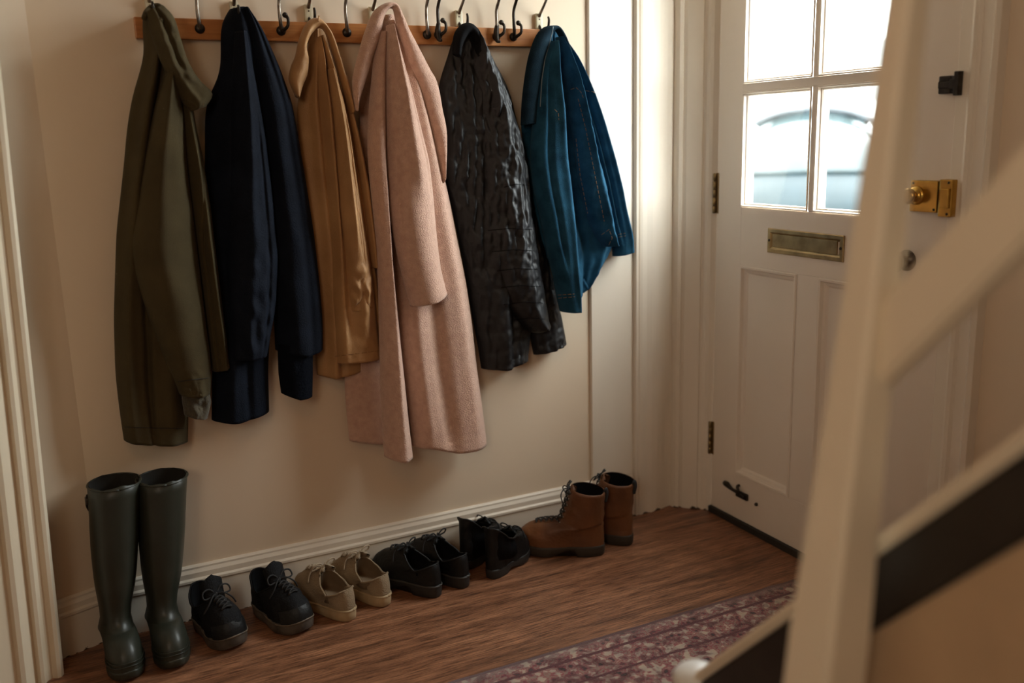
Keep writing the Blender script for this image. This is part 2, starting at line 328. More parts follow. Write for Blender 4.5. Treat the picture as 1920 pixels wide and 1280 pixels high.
for y0, y1 in ((1.660, 1.906), (1.990, 2.250)):
    yy1 = min(y1, 2.236)
    dpart(boxes('door_panel', [((XD + 0.013, y0 - 0.005, 0.165), (XD + 0.03, yy1 + 0.005, 0.855))], door_m, bev=0.001))
    molding(y0, yy1, 0.172, 0.848, 0.026, 0.0, 0.013, 'panel_molding', door_m)
# glazing bars with panes
gb = [((XD - 0.001, YC - 0.010, 1.026), (X1, YC + 0.010, 2.01))]
for z in ZR[1:3]: gb.append(((XD - 0.003, 1.652, z - 0.012), (X1, 2.244, z + 0.012)))
dpart(boxes('glazing_bar', gb, door_m, bev=0.002))
for i in range(3):
    z0 = ZR[i] + 0.012 if i else 1.026; z1 = ZR[i + 1] - 0.012 if i < 2 else 2.0
    for y0, y1 in ((1.660, YC - 0.010), (YC + 0.010, 2.236)):
        molding(y0, y1, z0, z1, 0.012, -0.002, 0.009, 'pane_molding', door_m)
        p = dpart(boxes('window_pane', [((XD + 0.010, y0 + 0.002, z0 + 0.002), (XD + 0.014, y1 - 0.002, z1 - 0.002))], glass_m, bev=0))
# letter plate
lp_y0, lp_y1, lp_z0, lp_z1 = 1.818, 2.112, 0.899, 0.970
lp = fitting('letter_plate', 'aged brass letter plate with a sprung flap', (XD, 1.965, 0.9))
def lpart(o): at_origin(lp, o); return o
bm = bmesh.new()
ring = [(0.0, -0.0005), (0.0, -0.004), (0.002, -0.006), (0.011, -0.006), (0.014, -0.003), (0.018, -0.001)]
rr = [[bm.verts.new((XD + o, y, z)) for y, z in ((lp_y0 + k, lp_z0 + k), (lp_y1 - k, lp_z0 + k), (lp_y1 - k, lp_z1 - k), (lp_y0 + k, lp_z1 - k))] for k, o in ring]
for a, b in zip(rr, rr[1:]):
    for k in range(4): bm.faces.new((a[k], a[(k + 1) % 4], b[(k + 1) % 4], b[k]))
lpart(link('plate', bm, brass_m, None, False))
lpart(boxes('flap', [((XD - 0.0045, lp_y0 + 0.023, lp_z0 + 0.018), (XD - 0.0008, lp_y1 - 0.021, lp_z1 - 0.016))], brass_m, bev=0.0015))
for y in (lp_y1 - 0.009, lp_y0 + 0.009):
    bm = bmesh.new(); lathe(bm, [(0.004, 0), (0.004, 0.0015), (0.002, 0.0025)], (XD - 0.006, y, 0.935), (-1, 0, 0), 12); lpart(link('screw', bm, dark_metal_m))
# rim lock
lk = fitting('door_lock', 'square polished brass night latch', (XD, 1.55, 1.08))
def kpart(o): at_origin(lk, o); return o
kpart(boxes('lock_case', [((XD - 0.026, 1.519, 1.048), (XD, 1.596, 1.122))], bright_brass_m, bev=0.003))
kpart(boxes('keeper', [((XD - 0.028, 1.478, 1.040), (XD, 1.514, 1.126)), ((XD - 0.034, 1.482, 1.060), (XD - 0.028, 1.508, 1.106))], bright_brass_m, bev=0.003))
bm = bmesh.new(); lathe(bm, [(0.022, 0), (0.022, 0.003), (0.016, 0.005), (0.010, 0.007), (0.010, 0.016), (0.017, 0.020), (0.019, 0.026), (0.016, 0.032), (0.008, 0.033)], (XD - 0.026, 1.577, 1.086), (-1, 0, 0), 24); kpart(link('turn_knob', bm, bright_brass_m))
for y, z in ((1.488, 1.047), (1.488, 1.119), (1.588, 1.115), (1.526, 1.055)):
    bm = bmesh.new(); lathe(bm, [(0.003, 0), (0.003, 0.001), (0.001, 0.002)], (XD - (0.028 if y < 1.5 else 0.026), y, z), (-1, 0, 0), 10); kpart(link('screw', bm, dark_metal_m))
# small dark catch
ct = fitting('door_bolt', 'small dark metal bolt', (XD, 1.51, 1.34))
o = boxes('bolt_case', [((XD - 0.022, 1.508, 1.318), (XD, 1.540, 1.358)), ((XD - 0.024, 1.504, 1.330), (XD - 0.022, 1.538, 1.346))], dark_metal_m, bev=0.003); at_origin(ct, o)
o = boxes('bolt_keeper', [((XD - 0.026, 1.484, 1.313), (XD - 0.008, 1.497, 1.366)), ((XD - 0.026, 1.496, 1.328), (XD - 0.010, 1.508, 1.350))], dark_metal_m, bev=0.002); at_origin(ct, o)
# glass knob
kb = fitting('door_knob', 'round clear glass knob on a metal collar', (XD, 1.614, 0.925))
bm = bmesh.new(); lathe(bm, [(0.026, 0), (0.026, 0.004), (0.014, 0.008), (0.012, 0.022), (0.016, 0.026), (0.016, 0.03)], (XD, 1.614, 0.925), (-1, 0, 0), 28); at_origin(kb, link('collar', bm, steel_m))
bm = bmesh.new(); lathe(bm, [(0.012, 0.028), (0.022, 0.034), (0.029, 0.045), (0.029, 0.054), (0.022, 0.063), (0.008, 0.067)], (XD, 1.614, 0.925), (-1, 0, 0), 28); at_origin(kb, link('glass_ball', bm, knob_glass_m))
# low keyhole cover, hidden corner scuff
bm = bmesh.new(); lathe(bm, [(0.013, 0), (0.013, 0.003), (0.006, 0.006), (0.003, 0.012), (0.006, 0.016), (0.002, 0.018)], (XD, 1.672, 0.203), (-1, 0, 0), 18)
dpart(link('door_stud', bm, ivory_m))
# worn catch at the foot of the door
wr = fitting('kick_latch', 'worn dark metal latch', (XD, 2.2, 0.12))
bm = bmesh.new()
tube(bm, [(XD - 0.004, 2.278, 0.125), (XD - 0.009, 2.262, 0.126), (XD - 0.010, 2.235, 0.119), (XD - 0.009, 2.205, 0.116), (XD - 0.007, 2.18, 0.108)], [0.009, 0.009, 0.005, 0.006, 0.005], 8)
at_origin(wr, link('latch_arm', bm, dark_metal_m))
bm = bmesh.new()
box(bm, (XD - 0.008, 2.166, 0.100), (XD, 2.222, 0.122), 0.003); tube(bm, [(XD - 0.002, 2.212, 0.138), (XD - 0.012, 2.208, 0.136), (XD - 0.010, 2.2, 0.118)], 0.005, 8)
at_origin(wr, link('latch_plate', bm, dark_metal_m))
bm = bmesh.new(); lathe(bm, [(0.006, 0), (0.006, 0.004), (0.003, 0.008)], (XD, 2.128, 0.103), (-1, 0, 0), 10); at_origin(wr, link('screw', bm, dark_metal_m))
# hinges
for z0, z1 in ((0.999, 1.124), (0.203, 0.315)):
    h = fitting('door_hinge', 'tarnished brass hinge', (XD, 2.356, z0))
    bm = bmesh.new(); nseg = 5; dz = (z1 - z0) / nseg
    for k in range(nseg): lathe(bm, [(0.004, 0.0004), (0.0055, 0.002), (0.0055, dz - 0.002), (0.004, dz - 0.0004)], (XD - 0.006, 2.358, z0 + k * dz), (0, 0, 1), 12)
    at_origin(h, link('knuckle', bm, mat('hinge_brass', (0.38, 0.27, 0.12), 0.4, (0.1, 0.07, 0.04), 70, metal=0.8)))
    at_origin(h, boxes('leaf', [((XD - 0.0015, 2.344, z0), (XD + 0.001, 2.356, z1))], brass_m, bev=0))

# ------------------------------------------------------------------ outside
pave_m = mat('wet_asphalt', (0.045, 0.05, 0.052), 0.9, (0.02, 0.022, 0.024), 3, spec=0.0)
struct(boxes('floor_street', [((2.02, -10, -0.12), (24, 20, -0.02))], pave_m, bev=0))
PY = on_x(1414, 280, 2.25).y
struct(extrude_plan('wall_porch', [(2.02, PY - .06), (2.25, PY), (2.25, 3.2), (2.02, 3.2)], -0.02, 2.8, brick_red_m))
hz = thing('house', 'pale rendered house across the street, bright beyond the door glass', 'house', (17, 9, -0.02))
o = boxes('facade', [((17, -2, -0.02), (20, 20, 4.2))], mat('white_render', (0.85, 0.85, 0.83), 0.9), bev=0.02); at_origin(hz, o)
for y, z in ((9.3, 1.9), (12.0, 1.9), (14.7, 1.9)):
    o = boxes('window', [((16.96, y, z), (17.02, y + 1.1, z + 1.3))], mat('dim_window', (0.2, 0.22, 0.22), 0.3), bev=0.01); at_origin(hz, o)

def build_car(cx, cy, rz):
    c = thing('car', 'silver blue parked car seen blurred through the lower door panes', 'car', (cx, cy, -0.02), rz)
    paint = mat('silver_blue_paint', (0.018, 0.024, 0.026), 0.7, (0.012, 0.018, 0.020), 2, spec=.12)
    cg = mat('car_glass', (0.035, 0.045, 0.046), 0.15, (0.02, 0.03, 0.032), 2, spec=.35)
    dk = mat('car_trim', (0.04, 0.045, 0.05), 0.5)
    def loft(secs, m, name, n=40):
        """sections across: (x, half width, z low, z high, squareness)"""
        bm = bmesh.new(); rings = []
        for x, hw, zl, zh, e in secs:
            r = []
            for k in range(n):
                a = 2 * PI * k / n; ca, sa = math.cos(a), math.sin(a)
                r.append(bm.verts.new((x, hw * math.copysign(abs(ca) ** e, ca), (zl + zh) / 2 + (zh - zl) / 2 * math.copysign(abs(sa) ** e, sa))))
            rings.append(r)
        for a, b in zip(rings, rings[1:]):
            for k in range(n): bm.faces.new((a[k], a[(k + 1) % n], b[(k + 1) % n], b[k]))
        bm.faces.new(rings[0][::-1]); bm.faces.new(rings[-1])
        return link(name, bm, m, c)
    loft([(-1.95, 0.45, 0.35, 0.62, .6), (-1.85, 0.70, 0.26, 0.72, .5), (-1.5, 0.80, 0.2, 0.86, .45), (-0.8, 0.83, 0.2, 0.95, .4), (0.8, 0.83, 0.2, 0.97, .4), (1.5, 0.80, 0.2, 0.94, .45), (1.9, 0.74, 0.28, 0.86, .5), (1.98, 0.6, 0.4, 0.75, .6)], paint, 'body')
    loft([(-1.15, 0.70, 0.90, 0.96, .6), (-0.75, 0.68, 0.80, 1.24, .8), (-0.35, 0.64, 0.60, 1.47, .95), (0.3, 0.62, 0.60, 1.50, .95), (1.0, 0.62, 0.60, 1.44, .95), (1.55, 0.62, 0.88, 1.12, .55), (1.75, 0.66, 0.88, 0.94, .6)], cg, 'windscreen')
    loft([(-0.42, 0.30, 1.36, 1.47, 1), (-0.3, 0.52, 1.22, 1.50, 1), (0.3, 0.54, 1.24, 1.53, 1), (1.0, 0.52, 1.2, 1.47, 1), (1.25, 0.40, 1.2, 1.38, 1)], paint, 'roof')
    bm = bmesh.new()
    for s in (-1, 1): tube(bm, [(-1.16, s * 0.71, 0.93), (-0.8, s * 0.68, 1.14), (-0.50, s * 0.55, 1.33), (-.42, s * .3, 1.44), (-.40, 0, 1.475)], 0.03, 8)
    link('pillar', bm, dk, c)
    bm = bmesh.new(); box(bm, (-2.0, -0.5, 0.32), (-1.88, 0.5, 0.46), 0.03); link('grille', bm, dk, c, False)
    for s in (-1, 1):
        bm = bmesh.new(); lathe(bm, [(0.10, 0), (0.09, 0.05), (0.05, 0.07)], (-1.84, s * 0.56, 0.64), (-1, 0, 0.1), 20); link('headlight', bm, mat('lamp_lens', (0.7, 0.75, 0.78), 0.15), c)
        bm = bmesh.new(); lathe(bm, [(0.03, 0), (0.07, 0.03), (0.08, 0.10), (0.05, 0.14)], (-0.75, s * 0.78, 1.0), (0, s, 0.1), 16); link('wing_mirror', bm, paint, c)
        for x in (-1.25, 1.25):
            bm = bmesh.new(); lathe(bm, [(0.2, -0.10), (0.30, -0.09), (0.31, 0.0), (0.30, 0.09), (0.2, 0.1), (0.18, 0.06), (0.05, 0.08)], (x, s * 0.74, 0.31), (0, s, 0), 28); link('wheel', bm, dk, c)
cc = CAM + ray(1520, 300) * 9.0
build_car(cc.x, cc.y, math.atan2(cc.y, cc.x))

# ------------------------------------------------------------------ runner rug
bm = bmesh.new(); NX, NY = 60, 24
g = [[bm.verts.new((0.35 + 1.42 * i / NX, 0.9 + 0.932 * j / NY + 0.003 * noise.noise(Vector((i * 0.4, j * 0.5, 0))) * (j == NY), 0.006 + 0.001 * noise.noise(Vector((i * .3, j * .3, 3))))) for j in range(NY + 1)] for i in range(NX + 1)]
for i in range(NX):
    for j in range(NY): bm.faces.new((g[i][j], g[i + 1][j], g[i + 1][j + 1], g[i][j + 1]))
geom = bmesh.ops.extrude_face_region(bm, geom=list(bm.faces)); bmesh.ops.translate(bm, vec=(0, 0, -0.0045), verts=[v for v in geom['geom'] if isinstance(v, bmesh.types.BMVert)])
setp(link('rug', bm, rug_mat()), 'faded wine red and grey patterned runner rug on the wooden floor', 'rug')

# ------------------------------------------------------------------ hook rail and hooks
z_r0, z_r1 = 1.500, 1.548; rail_x0, rail_x1 = 0.238, 1.345
RO = 0.020
hr = boxes('hook_rail', [((rail_x0, YW - RO, z_r0), (rail_x1, YW, z_r1))], rail_m, bev=0.002)
setp(hr, 'narrow orange pine rail on the cream wall behind the hanging coats', 'rail')
def hook_plate(px, lab):
    x = on_y(px, 40, YW - 0.01).x
    h = thing('coat_hook', lab, 'hook', (x, YW, z_r1), 0, 'ivory plate hooks above the pine rail')
    y = YW; z = z_r1
    at_origin(h, boxes('back_plate', [((x - 0.0105, y - 0.012, z + 0.001), (x + 0.0105, y, z + 0.045))], ivory_m, bev=0.004))
    bm = bmesh.new(); tube(bm, [(x, y - 0.010, z + 0.036), (x, y - 0.020, z + 0.045), (x, y - 0.045, z + 0.066), (x, y - 0.068, z + 0.09), (x, y - 0.080, z + 0.12)], [0.0045, 0.0042, 0.0036, 0.0036, 0.004], 10)
    bmesh.ops.create_icosphere(bm, subdivisions=2, radius=0.008, matrix=Matrix.Translation((x, y - 0.080, z + 0.124)))
    at_origin(h, link('upper_arm', bm, steel_m))
    bm = bmesh.new(); tube(bm, [(x, y - 0.010, z + 0.010), (x, y - 0.025, z - 0.006), (x, y - 0.045, z - 0.010), (x, y - 0.062, z + 0.000), (x, y - 0.068, z + 0.018), (x, y - 0.064, z + 0.028)], [0.004, 0.004, 0.0038, 0.0038, 0.0035, 0.003], 10)
    at_origin(h, link('lower_arm', bm, dark_metal_m))
    for dz in (0.012, 0.028):
        bm = bmesh.new(); lathe(bm, [(0.0022, 0), (0.0022, 0.001), (0.001, 0.0016)], (x, y - 0.012, z + dz), (0, -1, 0), 8); at_origin(h, link('screw', bm, steel_m))
for px, lab in ((284, 'ivory plate hook holding the olive jacket'), (441, 'ivory plate hook holding the navy jacket'), (580, 'ivory plate hook holding the tan jacket'),
                (700, 'ivory plate hook holding the dusty pink coat'), (861, 'ivory plate hook holding the black quilted jacket'), (1011, 'ivory plate hook holding the denim jacket')):
    hook_plate(px, lab + ' on the pine rail')
def hook_wire(px, lab, kind=0, m=steel_m):
    x = on_y(px, 60, YW - RO).x
    h = thing('coat_hook', lab, 'hook', (x, YW - RO, 1.525), 0, 'bare metal hooks on the pine rail')
    y = YW - RO; z = 1.525
    bm = bmesh.new(); lathe(bm, [(0.012, 0), (0.012, 0.003), (0.008, 0.006), (0.004, 0.008)], (x, y, z), (0, -1, 0), 16); at_origin(h, link('base', bm, dark_metal_m))
    bm = bmesh.new(); tube(bm, [(x, y - 0.004, z), (x - 0.002, y - 0.012, z + 0.014), (x - 0.004, y - 0.014, z + 0.04), (x - 0.002, y - 0.012, z + 0.07), (x, y - 0.030, z + 0.10), (x, y - 0.045, z + 0.13)], [0.005, 0.0046, 0.0042, 0.0042, 0.004, 0.0045], 10)
    at_origin(h, link('upper_arm', bm, m))
    if kind:
        bm = bmesh.new(); tube(bm, [(x + 0.001, y - 0.006, z - 0.002), (x + 0.006, y - 0.018, z + 0.002), (x + 0.012, y - 0.026, z + 0.010), (x + 0.014, y - 0.024, z + 0.026), (x + 0.010, y - 0.018, z + 0.034)], [0.005, 0.0045, 0.004, 0.0038, 0.0045], 10)
        bmesh.ops.create_icosphere(bm, subdivisions=2, radius=0.007, matrix=Matrix.Translation((x + 0.009, y - 0.016, z + 0.036)))
        at_origin(h, link('lower_arm', bm, dark_metal_m))
    if kind > 1:
        bm = bmesh.new(); tube(bm, [(x - 0.002, y - 0.012, z + 0.03), (x - 0.006, y - 0.014, z + 0.01), (x - 0.004, y - 0.014, z - 0.012), (x + 0.003, y - 0.02, z - 0.016)], [0.005, 0.008, 0.006, 0.003], 10)
        at_origin(h, link('prong', bm, dark_metal_m))
hook_wire(375, 'plain metal hook on the pine rail between the olive and navy coats', 0)
hook_wire(527, 'double metal hook on the pine rail between the navy and tan coats', 1)
hook_wire(650, 'slim metal hook on the pine rail between the tan and pink coats', 0)
hook_wire(800, 'slim bare metal hook on the pine rail just right of the pink coat', 0)
hook_wire(821, 'dark twisted metal hook on the pine rail just left of the black jacket', 2, dark_metal_m)
hook_wire(930, 'thick dark double hook on the pine rail right of the black jacket', 2)
hook_wire(962, 'small dark hook on the pine rail left of the denim jacket', 1, dark_metal_m)

# ------------------------------------------------------------------ garments
def cr(P, t):
    """Catmull-Rom through the control points, t in 0..1"""
    n = len(P) - 1; f = min(max(t * n, 0), n - 1e-9); i = int(f); u = f - i
    p0 = P[max(i - 1, 0)]; p1 = P[i]; p2 = P[i + 1]; p3 = P[min(i + 2, n)]
    return tuple(0.5 * (2 * b + (c - a) * u + (2 * a - 5 * b + 4 * c - d) * u * u + (3 * b - a - 3 * c + d) * u ** 3) for a, b, c, d in zip(p0, p1, p2, p3))
def ylerp(P, t):
    y = P[0][1] + t * (P[-1][1] - P[0][1])
    for a, b in zip(P, P[1:]):
        if y <= b[1] + 1e-9:
            k = (y - a[1]) / max(b[1] - a[1], 1e-9); k = min(max(k, 0), 1)
            return (a[0] + (b[0] - a[0]) * k, y)
    return P[-1]
def smooth_poly(P, n=60):
    """even steps in y, corners eased"""
    q = [ylerp(P, i / n) for i in range(n + 1)]
    for _ in range(3):
        q = [q[0]] + [((q[i - 1][0] + 2 * q[i][0] + q[i + 1][0]) / 4, q[i][1]) for i in range(1, n)] + [q[-1]]
    return q
def interp(L, t):
    if t <= L[0][0]: return L[0][1]
    for a, b in zip(L, L[1:]):
        if t <= b[0]: return a[1] + (b[1] - a[1]) * ((t - a[0]) / (b[0] - a[0])) if b[0] > a[0] else b[1]
    return L[-1][1]
def cloth(name, m, parent, L, R, off=0.04, dome=0.06, folds=(), hem=(), back=0.012, wr=(), mode='y', ns=90, nt=150,
          top=0.55, open_end=True, fn=None, sq=0.5, offs=None, seed=0, lip=True):
    """one draped piece of cloth as a closed shell with thickness: its two side edges are given as lines measured on a plane
    parallel to the wall, off m in front of it; folds are ridges (amp, width, [(t, s)...]); wr = (amp, freq s, freq t)"""
    if mode == 'y': Ls, Rs = smooth_poly(L), smooth_poly(R); gl = lambda t: ylerp(Ls, t); gr = lambda t: ylerp(Rs, t)
    else: gl = lambda t: cr(L, t); gr = lambda t: cr(R, t)
    rows = []
    for j in range(nt + 1):
        t = j / nt; a = gl(t); b = gr(t); row = []
        pa = on_y(a[0], a[1], YW - off); pb = on_y(b[0], b[1], YW - off)
        wid = (pb - pa).length
        tp = top + (1 - top) * min(1, t / 0.25)
        for i in range(ns + 1):
            s = 0.5 - 0.5 * math.cos(PI * (0.04 + 0.92 * i / ns)) ; s = (s - 0.5 + 0.5 * math.cos(PI * 0.04)) / math.cos(PI * 0.04)
            p = pa.lerp(pb, s)
            if hem: p.z += -interp(hem, s) * max(0, (t - 0.7) / 0.3) ** 2
            e = math.sin(PI * min(max(s, 0), 1))
            rnd = max(e, 0) ** sq
            d = dome * rnd * tp
            for amp, w_, path in folds:
                c = interp(path, t); t0 = path[0][0]; t1 = path[-1][0]
                fade = min(1, max(0, (t - t0 + 0.06) / 0.12)) * min(1, max(0, (t1 + 0.06 - t) / 0.12))
                d += amp * math.exp(-((s - c) / w_) ** 2) * fade * min(1, rnd * 1.3)
            for amp, fx, ft in wr:
                d += amp * noise.noise(Vector((p.x * fx, p.z * ft, seed * 7.3 + name.__len__()))) * min(1, rnd * 1.2)
            if fn: d += fn(s, t, p) * min(1, rnd * 1.3)
            o_ = interp(offs, t) if offs else 0.0
            p.y -= max(d, -off + 0.004) + o_
            row.append(p)
        bk = []
        for i in range(1, 6):
            s = 1 - i / 6; q = row[0].lerp(row[-1], s); q.y += back * math.sin(PI * s); q.y = min(q.y, YW - 0.003); bk.append(q)
        rows.append(row + bk)
    bm = bmesh.new(); V = [[bm.verts.new(p) for p in r] for r in rows]; n = len(V[0])
    for a, b in zip(V, V[1:]):
        for k in range(n): bm.faces.new((a[k], a[(k + 1) % n], b[(k + 1) % n], b[k]))
    bm.faces.new(V[0][::-1])
    if lip:
        last = rows[-1]; cen = sum(last, Vector()) / n
        prev = V[-1]
        up = (rows[-8][0] - rows[-1][0]).normalized() if nt > 8 else Vector((0, 0, 1))
        for sc, dz in ((0.955, 0.0), (0.93, 0.012), (0.9, 0.03)):
            r = [bm.verts.new(cen + Vector(((p.x - cen.x) * sc, (p.y - cen.y) * (1 - (1 - sc) * 2.2), (p.z - cen.z) * 1.0)) + up * dz) for p in last]
            for k in range(n): bm.faces.new((prev[k], prev[(k + 1) % n], r[(k + 1) % n], r[k]))
            prev = r
        bm.faces.new(prev)
    else: bm.faces.new(V[-1])
    o = link(name, bm, m); at_origin(parent, o); return o
def coat_root(px, name, label, cat):
    x = on_y(px, 50, YW - 0.05).x
    return thing(name, label, cat, (x, YW - 0.05, 1.55))

# --- olive jacket
c1 = coat_root(295, 'olive_jacket', 'long olive green cotton jacket with turned collar, leftmost on the hook rail', 'jacket')
cloth('body', olive_m, c1,
      [(268, 22), (266, 60), (272, 95), (262, 135), (248, 180), (238, 240), (232, 310), (218, 436), (213, 595), (216, 700), (224, 770), (232, 824)],
      [(310, 22), (322, 60), (335, 110), (345, 160), (352, 240), (356, 320), (360, 450), (358, 600), (354, 700), (353, 780), (352, 826)],
      off=0.035, dome=0.05, folds=[(0.020, 0.10, [(0.05, .35), (0.4, .18), (1, .12)]), (-0.018, 0.05, [(0.1, .5), (0.4, .32), (0.8, .42), (1, .45)]), (0.012, 0.12, [(0.3, .7), (1, .75)])],
      hem=[(0, 0), (0.5, 0.002), (1, 0)], wr=[(0.006, 14, 5)], seed=1)
def elbow(s, t, p): return 0.004 * noise.noise(Vector((p.x * 30, p.z * 22, 2)))
cloth('sleeve', olive_m, c1,
      [(318, 95), (300, 160), (285, 220), (270, 300), (255, 390), (243, 454), (252, 515), (272, 575), (290, 625), (309, 680), (325, 712), (336, 738)],
      [(330, 95), (338, 160), (345, 230), (352, 320), (368, 450), (378, 540), (388, 620), (394, 665), (396, 700), (394, 735)],
      off=0.075, dome=0.055, folds=[(0.008, 0.16, [(0.0, .5), (0.3, .35), (0.7, .45)])],
      wr=[(0.003, 20, 8)], fn=lambda s, t, p: 0.010 * max(0, (t - 0.9) / 0.1) * noise.noise(Vector((p.x * 60, p.z * 60, 5))), seed=2)
cloth('cuff', olive_knit_m, c1, [(339, 728), (341, 750), (345, 777)], [(392, 728), (396, 752), (389, 782)], off=0.082, dome=0.035,
      wr=[(0.010, 60, 40)], nt=30, ns=50, top=1, seed=3)
cloth('front_panel', olive_m, c1,
      [(332, 150), (338, 240), (348, 320), (362, 420), (376, 520), (386, 600), (392, 660), (397, 694)],
      [(356, 170), (368, 240), (381, 300), (395, 391), (408, 504), (418, 585), (424, 630), (431, 684)],
      off=0.060, dome=0.045, folds=[(0.016, 0.16, [(0.1, .55), (0.6, .6), (1, .7)]), (-0.008, 0.08, [(0.2, .85), (0.6, .3), (1, .3)])], wr=[(0.006, 40, 14)], seed=4)
cloth('collar', olive_m, c1,
      [(274, 22), (279, 50), (290, 85), (303, 120), (318, 150), (333, 176), (345, 196), (358, 209)],
      [(306, 10), (326, 33), (338, 70), (350, 108), (362, 132), (376, 152), (398, 176), (386, 200)],
      off=0.095, dome=0.030, mode='i', folds=[(-0.012, 0.08, [(0, .5), (0.5, .62)]), (0.008, 0.12, [(0.2, .3), (1, .4)])],
      wr=[(0.008, 50, 50)], nt=90, ns=50, top=0.8, seed=5)
bm = bmesh.new()
pz = [on_y(x, y, YW - o_) for x, y, o_ in ((270, 34, .10), (276, 20, .07), (288, 12, .055), (300, 12, .06), (306, 24, .09), (300, 40, .12))]
tube(bm, pz, 0.006, 10); o = link('hanging_loop', bm, olive_m); at_origin(c1, o)

# --- navy jacket
c2 = coat_root(455, 'navy_jacket', 'dark navy jacket with knitted cuffs, second from the left on the rail', 'jacket')
cloth('body', navy_m, c2,
      [(430, 18), (417, 32), (413, 60), (414, 100), (413, 135), (404, 158), (391, 178), (384, 215), (384, 320), (394, 430), (402, 560), (398, 690), (397, 789)],
      [(460, 14), (476, 28), (490, 60), (500, 100), (508, 150), (512, 220), (515, 350), (512, 500), (506, 620), (502, 690), (504, 768)],
      off=0.035, dome=0.055, folds=[(0.014, .12, [(0.05, .5), (0.4, .3), (1, .3)]), (-0.01, .07, [(0.1, .3), (0.6, .5), (1, .6)])], wr=[(0.005, 18, 8)], hem=[(0, -0.004), (.4, .006), (1, 0)], seed=6)
cloth('side_panel', navy_m, c2,
      [(455, 15), (462, 60), (468, 120), (480, 200), (495, 320), (505, 440), (512, 560), (516, 655)],
      [(464, 16), (489, 50), (512, 100), (530, 145), (547, 195), (560, 270), (574, 350), (588, 440), (598, 530), (604, 600), (604, 652)],
      off=0.045, dome=0.06, folds=[(-0.008, .09, [(0, .62), (0.4, .66), (1, .7)]), (0.006, .14, [(.2, .3), (1, .35)])],
      wr=[(0.006, 22, 9)], hem=[(0, 0), (.6, .012), (1, 0)], seed=7)
cloth('sleeve', navy_m, c2,
      [(440, 60), (434, 160), (428, 300), (424, 400), (424, 500), (428, 600), (432, 672)],
      [(462, 60), (478, 150), (498, 260), (512, 380), (521, 480), (517, 570), (508, 620), (500, 664)],
      off=0.075, dome=0.055, folds=[(0.012, .12, [(0.0, .5), (1, .4)]), (-0.008, .05, [(.3, .75), (1, .8)])],
      wr=[(0.005, 30, 12)], fn=lambda s, t, p: 0.013 * max(0, (t - 0.45) / 0.55) * noise.noise(Vector((p.x * 38, p.z * 26, 4))), seed=8)
cloth('cuff', navy_knit_m, c2, [(520, 642), (522, 700), (527, 736)], [(586, 648), (586, 700), (585, 741)], off=0.06, dome=0.04, hem=[(0, 0), (.5, .008), (1, 0)], nt=40, ns=50, top=1, wr=[(.003, 60, 20)], seed=10)

# --- tan jacket
c3 = coat_root(597, 'tan_jacket', 'tan waxed cotton jacket with an arched hood edge, between the navy and pink coats', 'jacket')
cloth('body', tan_m, c3,
      [(585, 50), (575, 100), (566, 150), (556, 200), (560, 300), (575, 450), (585, 560), (590, 640), (594, 702)],
      [(605, 50), (618, 90), (634, 150), (650, 200), (664, 270), (680, 370), (690, 450), (694, 560), (690, 640), (686, 688)],
      off=0.02, dome=0.035, folds=[(-0.012, .06, [(.1, .5), (1, .45)]), (0.014, .08, [(0, .3), (1, .3)])], wr=[(.004, 20, 8)], hem=[(0, 0), (.3, .012), (.7, .008), (1, 0)], seed=11)
cloth('front_panel', tan_m, c3,
      [(593, 70), (594, 160), (598, 250), (605, 330), (612, 420), (619, 560), (622, 620), (625, 678)],
      [(604, 66), (622, 110), (640, 170), (656, 240), (670, 310), (686, 400), (703, 500), (713, 590), (721, 666)],
      off=0.045, dome=0.055, folds=[(0.022, .10, [(0, .2), (.3, .18), (1, .12)]), (-0.02, .045, [(0.02, .42), (.3, .36), (.6, .26)]), (0.024, .14, [(0.05, .62), (.5, .6), (0.9, .55)]), (-0.014, .05, [(.15, .82), (.6, .86), (1, .9)])],
      wr=[(.004, 26, 12), (.002, 70, 50)], seed=12)
cloth('sleeve', tan_m, c3,
      [(614, 130), (620, 200), (627, 280), (633, 360), (640, 440), (648, 520), (652, 552), (655, 583)],
      [(626, 130), (643, 190), (656, 260), (668, 340), (680, 420), (692, 500), (698, 545), (697, 574)],
      off=0.085, dome=0.045, folds=[(0.012, .12, [(0, .4), (.7, .45)]), (-0.008, .06, [(.2, .7), (.8, .68)])],
      wr=[(.002, 30, 12)], fn=lambda s, t, p: (0.022 * max(0, (t - 0.74) / 0.26)) * noise.noise(Vector((p.x * 55, p.z * 42, 8))) - 0.012 * max(0, (t - .9) / .1), seed=13)
cloth('placket', tan_m, c3,
      [(642, 170), (650, 220), (660, 280), (672, 350), (684, 430), (693, 500)],
      [(652, 170), (664, 225), (676, 280), (688, 340), (700, 430), (706, 500)],
      off=0.055, dome=0.04, wr=[(.003, 30, 12)], ns=40, seed=14)
cloth('hood', tan_m, c3,
      [(552, 178), (541, 150), (545, 125), (553, 105), (559, 78), (570, 50), (584, 35), (600, 36), (614, 52), (628, 80), (640, 120), (652, 155), (663, 205)],
      [(560, 185), (568, 160), (576, 140), (578, 112), (574, 88), (581, 68), (592, 56), (602, 54), (611, 66), (620, 92), (630, 125), (640, 162), (655, 215)],
      off=0.07, dome=0.028, mode='i', nt=130, ns=40, top=.9, wr=[(.004, 40, 40)], lip=False, seed=15)
bm = bmesh.new(); tube(bm, [on_y(597, 40, YW - .10), on_y(598, 33, YW - .09), on_y(598, 29, YW - .09)], .002, 6); o = link('hanging_loop', bm, tan_m); at_origin(c3, o)

